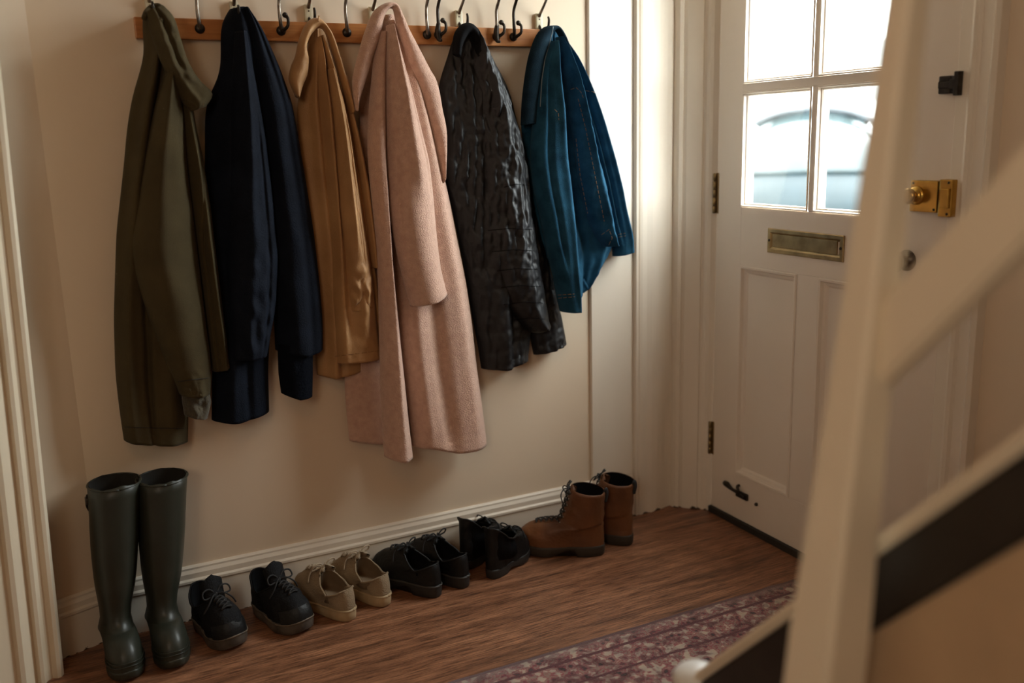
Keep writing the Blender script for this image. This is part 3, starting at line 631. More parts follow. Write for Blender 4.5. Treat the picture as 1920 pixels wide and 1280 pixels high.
# --- pink coat
c4 = coat_root(733, 'pink_coat', 'long dusty pink wool coat with wide lapels, longest on the rail', 'coat')
cloth('back_panel', pink_m, c4,
      [(722, 28), (704, 70), (686, 115), (676, 150), (674, 200), (674, 320), (666, 450), (655, 560), (648, 640), (645, 695), (648, 760), (655, 826)],
      [(738, 28), (752, 70), (774, 125), (790, 180), (804, 250), (785, 320), (780, 450), (785, 560), (790, 640), (790, 700), (790, 760), (790, 832)],
      off=0.025, dome=0.03, wr=[(.003, 14, 5)], seed=16)
cloth('body', pink_m, c4,
      [(722, 40), (722, 150), (724, 300), (730, 430), (738, 520), (746, 600), (756, 700), (766, 770), (774, 836)],
      [(736, 40), (760, 90), (785, 160), (806, 240), (824, 305), (838, 360), (855, 445), (872, 527), (884, 610), (891, 680), (899, 735), (911, 829)],
      off=0.055, dome=0.06, folds=[(0.016, .15, [(.1, .8), (.5, .78), (1, .85)]), (-0.018, .10, [(.35, .35), (.7, .42), (1, .45)]), (0.014, .1, [(.5, .15), (1, .15)])],
      wr=[(.002, 18, 8)], hem=[(0, 0), (.2, -.002), (.5, .014), (.75, .010), (1, 0)], seed=17)
cloth('front_roll', pink_m, c4,
      [(708, 60), (700, 110), (692, 190), (688, 260), (690, 310), (697, 380), (706, 460), (709, 550), (711, 650), (713, 750), (720, 855)],
      [(724, 60), (722, 120), (721, 200), (721, 290), (727, 400), (732, 481), (742, 570), (750, 650), (757, 710), (764, 780), (773, 853)],
      off=0.090, dome=0.050, sq=.6, hem=[(0, 0), (.5, .007), (1, 0)], wr=[(.0015, 18, 8)], folds=[(0.006, .12, [(.3, .7), (1, .6)])], seed=18)
cloth('sleeve', pink_m, c4,
      [(724, 48), (722, 120), (722, 200), (724, 290), (730, 400), (739, 455), (750, 505), (760, 545), (769, 573)],
      [(736, 48), (753, 110), (772, 180), (790, 250), (803, 300), (812, 380), (817, 440), (824, 500), (836, 548)],
      off=0.105, dome=0.060, sq=.55, folds=[(0.010, .14, [(0, .5), (.6, .6)]), (-0.008, .07, [(.1, .22), (.8, .2)]), (-.006, .05, [(.1, .78), (.6, .85)])], hem=[(0, 0), (.5, .004), (1, 0)], wr=[(.002, 22, 10)], seed=19)
cloth('lapel', pink_m, c4,
      [(666, 205), (660, 160), (664, 130), (673, 95), (684, 58), (700, 22), (722, 6), (742, 7), (754, 28), (768, 58), (786, 92), (805, 128), (819, 155), (829, 205), (836, 250), (832, 325)],
      [(668, 210), (676, 180), (688, 142), (699, 104), (711, 72), (718, 38), (726, 20), (736, 18), (742, 44), (752, 76), (768, 125), (785, 170), (800, 215), (812, 260), (820, 300), (828, 345)],
      off=0.095, dome=0.024, mode='i', nt=170, ns=40, top=1, wr=[(.003, 26, 26)], lip=False, seed=20)

# --- black quilted jacket
c5 = coat_root(885, 'black_quilted_jacket', 'black quilted padded jacket between the pink coat and the denim jacket', 'jacket')
def quilt(rows_, lo=0.35):
    def f(s, t, p):
        k = min(1, max(0, (t - lo) / 0.18)); ph = p.z * rows_ + 0.35 * math.sin(s * 5 + 1) + 0.5 * noise.noise(Vector((p.x * 9, p.z * 4, 1)))
        fr_ = abs(ph - round(ph)); q = 1 - math.exp(-(fr_ / .13) ** 2)
        return k * (0.0048 * q - 0.003 + 0.0028 * noise.noise(Vector((p.x * 60, p.z * 70, 3)))) * (.5 + .5 * s) + (1 - 0.6 * k) * (0.013 * noise.noise(Vector((p.x * 66, p.z * 15, 6))) + .006 * noise.noise(Vector((p.x * 90, p.z * 60, 2))))
    return f
cloth('body', quilt_m, c5,
      [(862, 48), (850, 68), (838, 110), (824, 150), (818, 200), (828, 320), (845, 380), (860, 450), (875, 530), (888, 610), (896, 650), (902, 690)],
      [(888, 48), (902, 68), (918, 100), (934, 130), (951, 163), (963, 205), (975, 260), (985, 310), (995, 400), (1000, 500), (995, 600), (988, 672)],
      off=0.035, dome=0.055, folds=[(0.014, .12, [(.05, .5), (.5, .4), (1, .4)]), (-.012, .06, [(.2, .65), (1, .55)])], fn=quilt(18, .6), wr=[(.004, 16, 9)], hem=[(0, 0), (.4, .008), (.7, 0), (1, 0)], seed=21)
cloth('back_panel', quilt_m, c5,
      [(960, 260), (970, 400), (980, 500), (986, 580), (992, 625), (1000, 664)],
      [(982, 270), (1000, 400), (1022, 480), (1038, 535), (1052, 596), (1061, 643)],
      off=0.03, dome=0.04, fn=quilt(18, .3), wr=[(.003, 20, 9)], seed=22)
cloth('sleeve', quilt_m, c5,
      [(882, 60), (884, 130), (888, 200), (893, 280), (900, 370), (912, 450), (926, 520), (945, 570), (968, 606), (992, 622)],
      [(894, 60), (920, 110), (944, 165), (962, 215), (976, 265), (986, 310), (999, 420), (1011, 505), (1020, 560), (1025, 606)],
      off=0.07, dome=0.060, folds=[(.01, .14, [(0, .5), (1, .55)])], fn=quilt(18.5, .62), wr=[(.003, 20, 9)], seed=23)
cloth('collar', lining_m, c5, [(848, 100), (850, 68), (860, 50), (872, 43), (884, 45), (898, 60), (908, 96)],
      [(862, 108), (866, 86), (872, 72), (877, 66), (882, 68), (888, 84), (892, 108)], off=0.085, dome=0.026, mode='i', nt=70, ns=30, top=.9, seed=24)

# --- denim jacket
c6 = coat_root(1040, 'denim_jacket', 'blue denim jacket with stitched cuffs, rightmost on the rail', 'jacket')
cloth('body', denim_m, c6,
      [(1028, 52), (1012, 62), (998, 90), (988, 130), (980, 180), (976, 230), (982, 290), (994, 350), (1010, 430), (1030, 500), (1050, 540), (1066, 566)],
      [(1040, 52), (1050, 70), (1062, 110), (1076, 160), (1090, 220), (1106, 290), (1120, 350), (1136, 410), (1148, 440), (1150, 458), (1128, 500), (1103, 530)],
      off=0.04, dome=0.035, folds=[(-0.016, .05, [(.05, .55), (1, .5)]), (.02, .08, [(.1, .75), (1, .75)]), (-.012, .04, [(.2, .9), (.8, .88)]), (.016, .08, [(.1, .3), (1, .3)])],
      wr=[(.004, 30, 10), (.003, 60, 60)], fn=lambda s, t, p: 0.007 * max(0, t - .3) * noise.noise(Vector((p.x * 50, p.z * 40, 9))), seed=25)
cloth('sleeve', denim_m, c6,
      [(1030, 78), (1010, 130), (1000, 200), (992, 300), (1000, 360), (1010, 400), (1022, 460), (1034, 510), (1042, 550), (1049, 583)],
      [(1038, 78), (1044, 130), (1052, 200), (1061, 300), (1070, 380), (1074, 440), (1075, 500), (1076, 530), (1078, 555), (1080, 579)],
      off=0.09, dome=0.062, folds=[(.016, .12, [(0, .6), (.5, .72), (1, .7)]), (-.012, .07, [(.1, .3), (.8, .35)])], wr=[(.002, 26, 10)], seed=26)
cloth('sleeve', denim_m, c6,
      [(1052, 90), (1072, 160), (1090, 220), (1110, 290), (1128, 360), (1138, 410), (1146, 450), (1148, 480)],
      [(1060, 80), (1078, 108), (1096, 145), (1112, 190), (1132, 248), (1149, 305), (1162, 368), (1176, 430), (1184, 466)],
      off=0.04, dome=0.05, folds=[(.014, .12, [(0, .6), (1, .65)]), (-.01, .06, [(.1, .3), (.9, .28)])], wr=[(.003, 26, 10)], seed=27)
cloth('front_panel', denim_m, c6,
      [(1042, 70), (1056, 140), (1068, 220), (1078, 300), (1090, 370), (1104, 420), (1120, 450), (1128, 462)],
      [(1048, 70), (1068, 120), (1086, 180), (1102, 240), (1118, 300), (1132, 350), (1142, 400), (1150, 455)],
      off=0.08, dome=0.055, folds=[(.014, .14, [(0, .55), (1, .55)])], wr=[(.003, 40, 20), (.004, 70, 60)], seed=28)
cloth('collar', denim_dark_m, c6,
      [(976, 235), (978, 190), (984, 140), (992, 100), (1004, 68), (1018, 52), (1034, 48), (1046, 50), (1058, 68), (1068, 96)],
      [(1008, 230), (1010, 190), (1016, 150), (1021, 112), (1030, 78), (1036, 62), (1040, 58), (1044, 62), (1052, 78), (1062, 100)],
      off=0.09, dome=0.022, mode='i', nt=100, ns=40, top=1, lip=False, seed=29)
from mathutils.bvhtree import BVHTree
def surface(root):
    vs = []; fs = []
    for o in root.children:
        if o.type != 'MESH': continue
        k = len(vs); vs += [v.co.copy() for v in o.data.vertices]; fs += [[k + i for i in p.vertices] for p in o.data.polygons]
    return BVHTree.FromPolygons(vs, fs)
def on_cloth(tree, px, py, lift=.0006):
    d = ray(px, py).normalized(); loc, nrm, _, _ = tree.ray_cast(CAM, d)
    return None if loc is None else loc - d * lift
def seam(name, tree, root, pts, m, r=.0009, dash=0, step=3.0):
    q = []
    for (x0, y0), (x1, y1) in zip(pts, pts[1:]):
        n = max(1, int(math.hypot(x1 - x0, y1 - y0) / step))
        for i in range(n): q.append(on_cloth(tree, x0 + (x1 - x0) * i / n, y0 + (y1 - y0) * i / n))
    q.append(on_cloth(tree, *pts[-1])); bm = bmesh.new(); run = []; done = False
    for i, p in enumerate(q + [None]):
        brk = p is None or (run and (p - run[-1]).length > .02) or (dash and len(run) > dash)
        if brk:
            if len(run) > 1: tube(bm, run, r, 6, smooth=False); done = True
            run = []
        if p is not None: run.append(p)
    if done: at_origin(root, link(name, bm, m))
    else: bm.free()
collar_highlight = mat('collar_highlight', (0.20, 0.24, 0.26), 0.8)  # highlight on the collar edge, put into the colour as a pale line
T6 = surface(c6)
seam('collar_edge', T6, c6, [(1013, 200), (1016, 150), (1022, 110), (1031, 78), (1036, 58), (1037, 50)], collar_highlight, .0014)
for nm, pts in (('cuff_stitching', [(1046, 553), (1077, 551)]), ('cuff_stitching', [(1047, 559), (1078, 556)]), ('cuff_stitching', [(1156, 440), (1172, 437)]), ('cuff_stitching', [(1157, 445), (1173, 442)]),
                ('yoke_stitching', [(1070, 168), (1080, 164), (1089, 172), (1095, 186)]), ('yoke_stitching', [(1098, 170), (1112, 172), (1120, 178)]), ('yoke_stitching', [(1040, 205), (1047, 212), (1048, 225)]),
                ('side_stitching', [(1084, 185), (1098, 240), (1110, 300), (1122, 360), (1133, 415)]), ('side_stitching', [(1080, 260), (1088, 330), (1102, 400)]),
                ('hem_stitching', [(1128, 440), (1142, 430), (1148, 446), (1140, 462)])):
    seam(nm, T6, c6, pts, thread_m, .0008, 2)
T3 = surface(c3)
seam('hem_stitching', T3, c3, [(628, 668), (660, 664), (700, 659), (717, 656)], mat('brown_thread', (.25, .12, .05), .8), .0007, 3)
T1 = surface(c1)
seam('cuff_seam', T1, c1, [(334, 715), (360, 712), (392, 708)], mat('dark_olive_seam', (.02, .016, .009), .9), .0012)
seam('hem_seam', T1, c1, [(232, 800), (290, 802), (345, 803)], MATS['dark_olive_seam'], .001)
T5 = surface(c5)
for y_, xa, xb, dy in ((345, 945, 990, 6), (428, 915, 997, 4), (468, 922, 1002, 4), (503, 932, 1008, 5), (535, 940, 1014, 4), (566, 945, 1018, 5), (596, 962, 1022, 4)):
    seam('quilt_line', T5, c5, [(xa, y_ + dy), ((xa + xb) / 2, y_), (xb, y_ + 2)], lining_m, .0010)

# ------------------------------------------------------------------ shoes
def outline(L_, hw, n=56, toe=0.9, side=1):
    """foot outline in plan, heel at x=0: list of (x, y)"""
    pts = []
    for k in range(n):
        th = 2 * PI * k / n; u = (1 - math.cos(th)) / 2
        W = interp([(0, .70), (.12, .72), (.40, .68), (.70, 1.0), (.85, .96), (1, toe)], u)
        sgn = 1 if math.sin(th) >= 0 else -1
        W *= 1 + 0.06 * side * sgn * math.sin(PI * u)
        pts.append((u * L_, sgn * hw * W * abs(math.sin(th)) ** 0.68, th))
    return pts
def make_shoe(name, label, cat, group, heel, toe, L_, hw=0.046, z0=0.022, op=None, top=None, upper=blk_m, inner=lining_m, sole=blk_sole_m,
              rim=None, heelblock=0.0, lace=blk_lace_m, bow=True, tongue=None, toeq=1.15, wr=0.0015, side=1, shaftfn=None, nl=5, tilt=0.0, laces=True, cap=None, pull=False, grow=(1, 1.07, 1.2)):
    """op: opening (x0, x1, half width, z heel, z side, z front); top: shaft opening (x0, x1, half width, z heel, z front)"""
    h = Vector(heel); t = Vector(toe); ang = math.atan2(t.y - h.y, t.x - h.x)
    root = thing(name, label, cat, (h.x, h.y, 0), ang, group); root.scale = grow
    n = 56; O = outline(L_, hw, n, side=side)
    x0, x1, ow, zh, zs, zf = op
    def Cp(th):
        u = (1 - math.cos(th)) / 2; s_ = math.sin(th)
        z = interp([(0, zh), (.03, zh * .985 + zs * .015), (.10, zh * .88 + zs * .12), (.20, zh * .6 + zs * .4), (.34, zh * .2 + zs * .8), (.5, zs), (.8, zs * .5 + zf * .5), (1, zf)], u)
        return Vector((x0 + (x1 - x0) * u, math.copysign(ow * abs(s_) ** 0.97, s_), z))
    def Tp(th):
        u = (1 - math.cos(th)) / 2; s_ = math.sin(th)
        return Vector((top[0] + (top[1] - top[0]) * u, math.copysign(top[2] * abs(s_) ** 0.9, s_), top[3] + (top[4] - top[3]) * u))
    def lift(x): return 0.010 * max(0, (x / L_ - 0.78) / 0.22) ** 2
    def P(th, v, out=0.0):
        k = th / (2 * PI) * n; i = int(k) % n; f = k - int(k)
        a = O[i]; b = O[(i + 1) % n]; ox = a[0] + (b[0] - a[0]) * f; oy = a[1] + (b[1] - a[1]) * f
        c = Cp(th); u = (1 - math.cos(th)) / 2
        q = interp([(0, 1.0), (.6, 1.0), (1, toeq)], u); e = interp([(0, 1.15), (.5, 1.0), (1, 1.0)], u)
        h_ = (1 - math.cos(v * PI / 2)) ** e; g_ = math.sin(v * PI / 2) ** q
        z_ = z0 + lift(ox)
        p = Vector((ox + (c.x - ox) * h_, oy + (c.y - oy) * h_, z_ + (c.z - z_) * g_))
        if out:
            cx = Vector((L_ * .45, 0, 0.02)); d = (p - cx); d.x *= .4; p += d.normalized() * out
        return p
    def wob(p, k=1): 
        m_ = wr * k * noise.noise(Vector((p.x * 45 + hw * 900, p.y * 45, p.z * 45 + L_ * 50))); return p + Vector((m_, m_, m_ * .6))
    bm = bmesh.new(); rings = []; nv = 16
    for j in range(nv + 1):
        v = j / nv; rings.append([wob(P(2 * PI * k / n, v)) for k in range(n)])
    if top:
        ns_ = 14
        for j in range(1, ns_ + 1):
            v = j / ns_; r = []
            for k in range(n):
                th = 2 * PI * k / n; a = Cp(th); b = Tp(th); e = v ** .75
                p = Vector((a.x + (b.x - a.x) * e, a.y + (b.y - a.y) * v, a.z + (b.z - a.z) * v))
                if shaftfn: p = shaftfn(p, th, v)
                r.append(wob(p, 1.2))
            rings.append(r)
    cen = sum(rings[-1], Vector()) / n
    # rolled lip and the inside
    lipr = [p + Vector(((cen.x - p.x), (cen.y - p.y), 0)).normalized() * .003 + Vector((0, 0, .0015)) for p in rings[-1]]
    rings.append(lipr)
    V = [[bm.verts.new(p) for p in r] for r in rings]
    for a, b in zip(V, V[1:]):
        for k in range(n): bm.faces.new((a[k], a[(k + 1) % n], b[(k + 1) % n], b[k]))
    up = link('upper', bm, upper, root)
    bm = bmesh.new(); src = rings[-1]; base = [Vector((O[k][0] * .84 + .014, O[k][1] * .66, z0 + .006)) for k in range(n)]
    rin = [[p + Vector(((cen.x - p.x), (cen.y - p.y), 0)).normalized() * .0012 - Vector((0, 0, .001)) for p in src]]
    if top:
        for q_ in (5, 9, 13):
            rg = rings[-2 - q_]; c_ = sum(rg, Vector()) / n; rin.append([p.lerp(c_, .10) for p in rg])
    lst = rin[-1]
    for f in ((.4, .8) if not top else ()): rin.append([a.lerp(Vector((min(a.x + (b.x - a.x) * .3, b.x + .02), a.y, b.z)), f) for a, b in zip(lst, base)])
    V = [[bm.verts.new(p) for p in r] for r in rin]
    for a, b in zip(V, V[1:]):
        for k in range(n): bm.faces.new((a[k], a[(k + 1) % n], b[(k + 1) % n], b[k]))
    bm.faces.new(V[-1])
    link('lining', bm, inner, root)
    # sole
    bm = bmesh.new(); rings = []
    hb = heelblock
    def zb(x):
        u = x / L_
        if hb: return hb * min(1, max(0, (u - .30) / .03)) * (1 - min(1, max(0, (u - .42) / .2)) * .9) + lift(x) * 1.0
        return lift(x) * .9
    for sc, f, dz in ((.93, 0, 0), (1.0, 0, .003), (1.035, .5, 0), (1.04, .85, 0), (1.03, 1.0, .0), (1.0, 1.0, .0015), (.9, 1.0, .001)):
        r = []
        for x, y, th in O:
            zlo = zb(x); zhi = z0 + lift(x); cx = L_ * .5
            if rim and f >= .85: pass
            r.append(bm.verts.new((cx + (x - cx) * (1 + (sc - 1) * .5), y * sc * (1.0), zlo + (zhi - zlo) * f + dz)))
        rings.append(r)
    for a, b in zip(rings, rings[1:]):
        for k in range(n): bm.faces.new((a[k], a[(k + 1) % n], b[(k + 1) % n], b[k]))
    bm.faces.new(rings[0][::-1]); bm.faces.new(rings[-1])
    link('sole', bm, sole, root)
    if rim:
        bm = bmesh.new(); tube(bm, [(L_ * .5 + (x - L_ * .5) * 1.02, y * 1.045, z0 + lift(x) - .001) for x, y, th in O] + [(L_ * .5 + (O[0][0] - L_ * .5) * 1.02, O[0][1] * 1.045, z0 - .001)], .0022, 6, smooth=False); link('welt', bm, rim, root)
    # collar binding along the opening
    if not top:
        bm = bmesh.new(); tube(bm, [wob(P(2 * PI * k / n, 1.0)) for k in range(n + 1)], .0024, 6, smooth=False); link('collar', bm, upper, root)
    # tongue
    if tongue:
        tl, tw, tz = tongue; bm = bmesh.new()
        base_p = Vector((x1 + .012, 0, zf - .004)) if not top else Vector((top[1] + .002, 0, top[4] - .03))
        rows = []
        for j in range(13):
            f = j / 12
            cxp = base_p + Vector((-tl * f * (1 - .25 * f), 0, tz * f ** .85)); w_ = tw * (1 - .25 * (1 - f)) * (1 if f < .85 else math.sqrt(max(.02, 1 - ((f - .85) / .16) ** 2)))
            rows.append([cxp + Vector((0.008 * (abs(s) ** 2) * -1, s * w_, -.012 * s * s + .002 * noise.noise(Vector((s * 3, f * 5, L_ * 99))))) for s in [-1, -.6, -.2, .2, .6, 1]])
        th_ = .004
        F = [[bm.verts.new(p) for p in r] for r in rows]; B = [[bm.verts.new(p + Vector((-th_, 0, -th_ * .5))) for p in r] for r in rows]
        m_ = 5
        for j in range(12):
            for k in range(m_):
                bm.faces.new((F[j][k], F[j][k + 1], F[j + 1][k + 1], F[j + 1][k])); bm.faces.new((B[j][k], B[j + 1][k], B[j + 1][k + 1], B[j][k + 1]))
            bm.faces.new((F[j][0], F[j + 1][0], B[j + 1][0], B[j][0])); bm.faces.new((F[j][m_], B[j][m_], B[j + 1][m_], F[j + 1][m_]))
        for k in range(m_): bm.faces.new((F[12][k], F[12][k + 1], B[12][k + 1], B[12][k])); bm.faces.new((F[0][k], B[0][k], B[0][k + 1], F[0][k + 1]))
        link('tongue', bm, upper, root)
    # laces across the throat
    if laces:
        bm = bmesh.new()
        def S(dth, v): return P(PI + dth, v, .003)
        for r_ in range(nl):
            v = 0.97 - .085 * r_; d = .30 - .03 * r_
            if r_ < nl - 1:
                v2 = v - .085
                for s in (-1, 1):
                    a = S(s * d, v); b = S(-s * d, v2); mid = S(0, (v + v2) / 2) + Vector((0, 0, .003)); tube(bm, [a, a.lerp(mid, .5) + Vector((0, 0, .002)), mid, mid.lerp(b, .5) + Vector((0, 0, .002)), b], .0021, 6)
            else:
                tube(bm, [S(d, v), S(0, v) + Vector((0, 0, .003)), S(-d, v)], .0021, 6)
        if top:
            for r_ in range(6):
                f = r_ / 5.5; a0 = Cp(PI); 
                for s in (-1, 1):
                    def TT(dth, f_):
                        a = Cp(PI + dth); b = Tp(PI + dth); e = min(f_, 1) ** .75; p = Vector((a.x + (b.x - a.x) * e, a.y + (b.y - a.y) * f_, a.z + (b.z - a.z) * f_)); return p + Vector((.005, 0, 0))
                    a = TT(s * .5, f); b = TT(-s * .5, f + .15); mid = TT(0, f + .075) + Vector((.003, 0, 0)); tube(bm, [a, mid, b], .0022, 6)
        kp = S(0, .97) + Vector((-.004, 0, .005)) if not top else Tp(PI) + Vector((.006, 0, -.006))
        if bow:
            for s in (-1, 1):
                tube(bm, [kp, kp + Vector((-.004, s * .015, .014)), kp + Vector((-.002, s * .032, .012)), kp + Vector((.006, s * .034, .0)), kp + Vector((.006, s * .016, -.001)), kp], .002, 6)
                tube(bm, [kp, kp + Vector((.012, s * .014, .003)), kp + Vector((.020, s * .030, -.010)), kp + Vector((.014, s * .042, -.028))], .0019, 6)
            bmesh.ops.create_icosphere(bm, subdivisions=2, radius=.005, matrix=Matrix.Translation(kp))
        link('laces', bm, lace, root)
        # facing with eyelets each side
        ey = []
        for s in (-1, 1):
            for r_ in range(nl):
                ey.append((P(PI + s * (.31 - .03 * r_), .97 - .085 * r_, .0015), .0026))
            if top:
                for r_ in range(6):
                    f = r_ / 5.5; a = Cp(PI + s * .5); b = Tp(PI + s * .5); p = Vector((a.x + (b.x - a.x) * f ** .75, a.y + (b.y - a.y) * f, a.z + (b.z - a.z) * f)) + Vector((.002, s * .001, 0)); ey.append((p, .003))
        for p, r_ in ey:
            bm = bmesh.new(); bmesh.ops.create_icosphere(bm, subdivisions=2, radius=r_, matrix=Matrix.Translation(p)); link('eyelet', bm, steel_m if top else (beige_in_m if upper is beige_m else dark_metal_m), root)
    if cap:      # toe cap / bumper
        bm = bmesh.new(); rows = []
        ths = [PI + (k - 14) / 14 * .95 for k in range(29)]
        for v in (0.0, .12, .24, .34): rows.append([bm.verts.new(P(th, v, .0022 if v < .34 else .0008)) for th in ths])
        for a, b in zip(rows, rows[1:]):
            for k in range(28): bm.faces.new((a[k], a[k + 1], b[k + 1], b[k]))
        link('toe_cap', bm, cap, root)
    if not top:   # heel tab
        bm = bmesh.new(); rows = []; ths = [(k - 5) / 5 * .38 for k in range(11)]
        for v in (0.05, .3, .55, .8, 1.0): rows.append([bm.verts.new(P(th % (2 * PI), v, .0012)) for th in ths])
        for a, b in zip(rows, rows[1:]):
            for k in range(10): bm.faces.new((a[k], a[k + 1], b[k + 1], b[k]))
        link('heel_tab', bm, upper, root)
    if pull:
        bm = bmesh.new(); tp = Tp(0); tube(bm, [tp + Vector((-.001, 0, -.03)), tp + Vector((-.006, 0, -.005)), tp + Vector((-.002, 0, .010)), tp + Vector((.004, 0, -.004))], .003, 6, flat=2.0); link('pull_loop', bm, blk_lace_m, root)
    return root

# wellington boots
def make_welly(label, cx, cy, ang, zt=0.425, lean=.040):
    cx -= lean
    h = Vector((cx, cy, 0)) - Vector((math.cos(ang), math.sin(ang), 0)) * 0.055
    def sf(p, th, v):
        k = 1 - .16 * math.exp(-((v - .10) / .14) ** 2) + .05 * math.exp(-((v - .55) / .25) ** 2)
        cxx = .055 + .02 * (1 - v)
        if v > .97: p = p + Vector((0, 0, .006 * noise.noise(Vector((math.cos(th) * 3.2, math.sin(th) * 3.2, zt * 50)))))
        return Vector((cxx + (p.x - cxx) * k, p.y * k + lean * v, p.z))
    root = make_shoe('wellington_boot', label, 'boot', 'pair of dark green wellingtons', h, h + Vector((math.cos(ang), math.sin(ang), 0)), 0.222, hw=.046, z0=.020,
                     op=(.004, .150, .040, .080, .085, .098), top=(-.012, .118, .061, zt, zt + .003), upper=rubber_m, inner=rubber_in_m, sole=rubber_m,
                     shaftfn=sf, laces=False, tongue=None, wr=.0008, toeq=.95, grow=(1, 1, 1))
    n = 48
    def band(z, r, cxx, ry, nm, m=rubber_m, tilt=0):
        bm = bmesh.new(); tube(bm, [(cxx + r * math.cos(2 * PI * k / n), lean + ry * math.sin(2 * PI * k / n), z + tilt * math.cos(2 * PI * k / n)) for k in range(n + 1)], .0022, 6, smooth=False); link(nm, bm, m, root)
    band(zt, .0655, .053, .0615, 'rim')
    bm = bmesh.new()
    for z_ in (.034, .043):
        tube(bm, [(.111 + (x - .111) * 1.012, y * (1.03 if z_ < .04 else 1.0), z_ + .010 * max(0, (x / .222 - .78) / .22) ** 2) for x, y, t_ in outline(.222, .046, 56)] , .0016, 6, smooth=False)
    link('foxing', bm, rubber_m, root)
    bm = bmesh.new(); box(bm, (.03, -.068 + lean, zt - .045), (.055, -.058 + lean, zt - .028), .003); tube(bm, [(.045, -.062 + lean, zt - .02), (.045, -.066 + lean, zt - .045), (.045, -.062 + lean, zt - .06)], .005, 8, flat=.4); link('buckle', bm, dark_metal_m, root)
    return root
p = on_y(212, 910, 2.372); make_welly('dark green rubber wellington boot nearest the left door frame', p.x + .004, 2.372, math.radians(-84), zt=p.z + .006)
p = on_y(303, 900, 2.372); make_welly('dark green rubber wellington boot beside the black trainers', p.x + .002, 2.372, math.radians(-86), zt=p.z + .006)

def fl(px, py): p = on_floor(px, py); return Vector((p.x, p.y, 0))
# black trainers, toes to the room
def trainer(lab, heel, toe, side):
    return make_shoe('trainer', lab, 'shoe', 'pair of black trainers', heel, toe, (Vector(toe) - Vector(heel)).length, hw=.050, z0=.026,
                     op=(.006, .112, .036, .100, .066, .094), upper=blk_fab_m, sole=grey_sole_m, rim=mat('grey_rim', (0.16, 0.115, 0.075), 0.5, (0.05, 0.04, 0.03), 60), tongue=(.040, .030, .052), nl=5, side=side, wr=.003, cap=blk_m)
trainer('black lace-up trainer beside the wellingtons, toe to the room', (.238, 2.425, 0), (.305, 2.232, 0), 1)
trainer('black lace-up trainer between its pair and the beige canvas shoes', (.392, 2.425, 0), (.480, 2.225, 0), -1)
# beige canvas shoes, heels to the room
def canvas(lab, heel, toe, side):
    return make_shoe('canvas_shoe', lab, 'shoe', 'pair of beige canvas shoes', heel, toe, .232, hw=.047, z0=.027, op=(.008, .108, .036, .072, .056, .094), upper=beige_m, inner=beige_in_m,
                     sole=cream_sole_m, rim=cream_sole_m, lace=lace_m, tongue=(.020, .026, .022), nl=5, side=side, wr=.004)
canvas('beige canvas shoe with a loose cream lace bow, left of its pair', (.603, 2.232, 0), (.518, 2.44, 0), 1)
canvas('beige canvas shoe with an open tongue, right of its pair', (.712, 2.262, 0), (.630, 2.46, 0), -1)
# black derbies
def derby(lab, heel, toe, side):
    return make_shoe('leather_shoe', lab, 'shoe', 'pair of black leather shoes', heel, toe, .245, hw=.045, z0=.030, op=(.008, .112, .034, .080, .064, .096), upper=blk_m, sole=blk_sole_m, heelblock=.016,
                     tongue=(.014, .024, .016), nl=4, side=side, wr=.0015, rim=mat('dark_welt', (.05, .045, .04), .6))
derby('black leather lace-up shoe beside the beige canvas shoes', (.856, 2.240, 0), (.752, 2.438, 0), 1)
derby('black leather lace-up shoe tucked against the high black shoe', (.945, 2.252, 0), (.865, 2.445, 0), -1)
# high black shoes
make_shoe('ankle_shoe', 'tall black ankle shoe at the back by the skirting, behind the leather shoes', 'shoe', 'pair of tall black shoes', (.982, 2.362, 0), (1.10, 2.425, 0), .20, hw=.044, z0=.028,
          op=(.004, .118, .042, .160, .118, .104), upper=blk_m, sole=blk_sole_m, heelblock=.012, nl=4, wr=.003, tongue=(.020, .026, .030), grow=(1, 1, 1))
make_shoe('ankle_shoe', 'tall black ankle shoe with its toe beside the tan boots', 'shoe', 'pair of tall black shoes', (1.024, 2.268, 0), (1.158, 2.352, 0), .198, hw=.046, z0=.028,
          op=(.002, .122, .044, .158, .112, .102), upper=blk_m, sole=blk_sole_m, heelblock=.010, nl=5, wr=.003, tongue=(.020, .026, .026), grow=(1, 1, 1))
# tan lace-up boots
def tboot(lab, heel, toe, L_, side):
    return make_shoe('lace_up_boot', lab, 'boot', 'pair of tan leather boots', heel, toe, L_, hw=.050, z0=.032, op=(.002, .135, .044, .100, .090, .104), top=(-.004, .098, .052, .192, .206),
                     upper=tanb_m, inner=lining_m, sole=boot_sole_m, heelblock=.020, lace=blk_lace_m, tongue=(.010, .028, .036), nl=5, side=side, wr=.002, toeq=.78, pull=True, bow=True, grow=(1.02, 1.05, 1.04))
tboot('tan leather lace-up boot in front of its pair, toe to the left', (1.402, 2.250, 0), (1.222, 2.375, 0), .258, 1)
tboot('tan leather lace-up boot nearest the white panelling, standing behind', (1.512, 2.262, 0), (1.39, 2.43, 0), .225, -1)

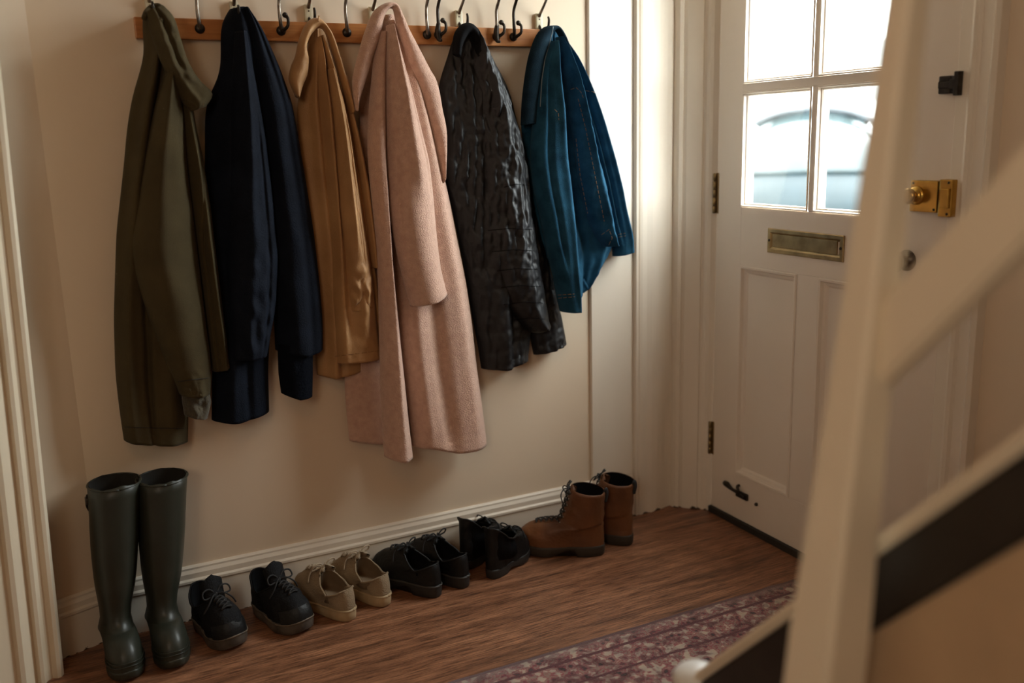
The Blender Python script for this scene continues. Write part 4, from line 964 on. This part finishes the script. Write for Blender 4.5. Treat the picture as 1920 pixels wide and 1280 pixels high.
# ------------------------------------------------------------------ staircase foreground
nt_ = deep(1709, -60, .90); nb_ = deep(1542, 1290, 1.05)
axis = (nb_ - nt_); k0 = (0 - nt_.z) / axis.z; foot = nt_ + axis * k0; head = nt_ - axis * .25
post = thing('newel_post', 'cream painted stair newel post standing blurred in the foreground', 'post', (foot.x, foot.y, 0))
bm = bmesh.new(); ang = math.radians(0); rings = []
for f in [i / 16 for i in range(17)]:
    p = head.lerp(foot, f); hwid = .0130 + (.0335 - .0130) * min(1, f * 1.75) ** 1.5; c = hwid * .8
    r = []
    for a, b in ((hwid, -c), (hwid, c), (c, hwid), (-c, hwid), (-hwid, c), (-hwid, -c), (-c, -hwid), (c, -hwid)):
        r.append(bm.verts.new(p + Vector((a * math.cos(ang) - b * math.sin(ang), a * math.sin(ang) + b * math.cos(ang), 0))))
    rings.append(r)
for a, b in zip(rings, rings[1:]):
    for k in range(8): bm.faces.new((a[k], a[(k + 1) % 8], b[(k + 1) % 8], b[k]))
bm.faces.new(rings[0][::-1]); bm.faces.new(rings[-1])
o = link('shaft', bm, stair_m, None, False); at_origin(post, o)
bm = bmesh.new(); lathe(bm, [(.032, 0), (.036, .01), (.03, .02), (.034, .035), (.028, .055), (.008, .066)], head, (0, 0, 1), 24); o = link('cap', bm, stair_m); at_origin(post, o)
DV = Vector((.0896, .8791, -.9021)).normalized()
SIDE = Vector((.8791, -.0896, 0)).normalized()
def sloped(name, p0, up_len, down_len, hgt, thk, m, parent=None, dz=0.0, bev=.004):
    """board running along the stair slope; hgt is its vertical depth"""
    bm = bmesh.new(); a = p0 - DV * up_len; b = p0 + DV * down_len; rr = []
    for p in (a, b):
        rr.append([bm.verts.new(p + SIDE * sx * thk / 2 + Vector((0, 0, dz + sz * hgt / 2))) for sx, sz in ((-1, -1), (1, -1), (1, 1), (-1, 1))])
    for k in range(4): bm.faces.new((rr[0][k], rr[0][(k + 1) % 4], rr[1][(k + 1) % 4], rr[1][k]))
    bm.faces.new(rr[0][::-1]); bm.faces.new(rr[1])
    bmesh.ops.bevel(bm, geom=list(bm.edges), offset=bev, segments=2, affect='EDGES')
    return link(name, bm, m, parent, False)
p0 = deep(1652, 660, .97)
hrail = thing('banister_rail', 'cream painted sloping banister board joined to the newel post', 'banister', p0)
o = sloped('board', p0, .62, .03, .094, .026, stair_m, bev=.005); at_origin(hrail, o)
p1 = deep(1620, 1134, 1.10)
strg = thing('stair_string', 'dark stained stair string with a cream cap, sloping behind the newel post', 'stair string', (p1.x, p1.y, 0))
o = sloped('board', p1, .75, .47, .092, .028, rail_dark_m, bev=.003); at_origin(strg, o)
o = sloped('capping', p1, .75, .50, .022, .040, stair_m, dz=.058, bev=.006); at_origin(strg, o)
# rounded white end of the capping
e = p1 + DV * .512 + Vector((0, 0, .062)); bm = bmesh.new(); bmesh.ops.create_uvsphere(bm, u_segments=24, v_segments=14, radius=.031, matrix=Matrix.Translation(e) @ Matrix.Diagonal((1.3, 1.3, .8, 1)))
o = link('end_cap', bm, mat('bright_white_paint', (.8, .78, .74), .4)); at_origin(strg, o)
# boarded side below the string
bm = bmesh.new(); a = p1 - DV * .70 - Vector((0, 0, .046)); b = p1 + DV * .02 - Vector((0, 0, .046)); n_ = SIDE * .008
q = [a, b, Vector((b.x, b.y, 0.001)), Vector((a.x, a.y, 0.001))]; F = [bm.verts.new(p - n_) for p in q]; B = [bm.verts.new(p + n_) for p in q]
bm.faces.new(F); bm.faces.new(B[::-1])
for k in range(4): bm.faces.new((F[k], B[k], B[(k + 1) % 4], F[(k + 1) % 4]))
o = link('spandrel_panel', bm, mat('shaded_cream_panel', (.50, .34, .20), .6), None, False); at_origin(strg, o)  # cream panel made browner, its shade put into the colour
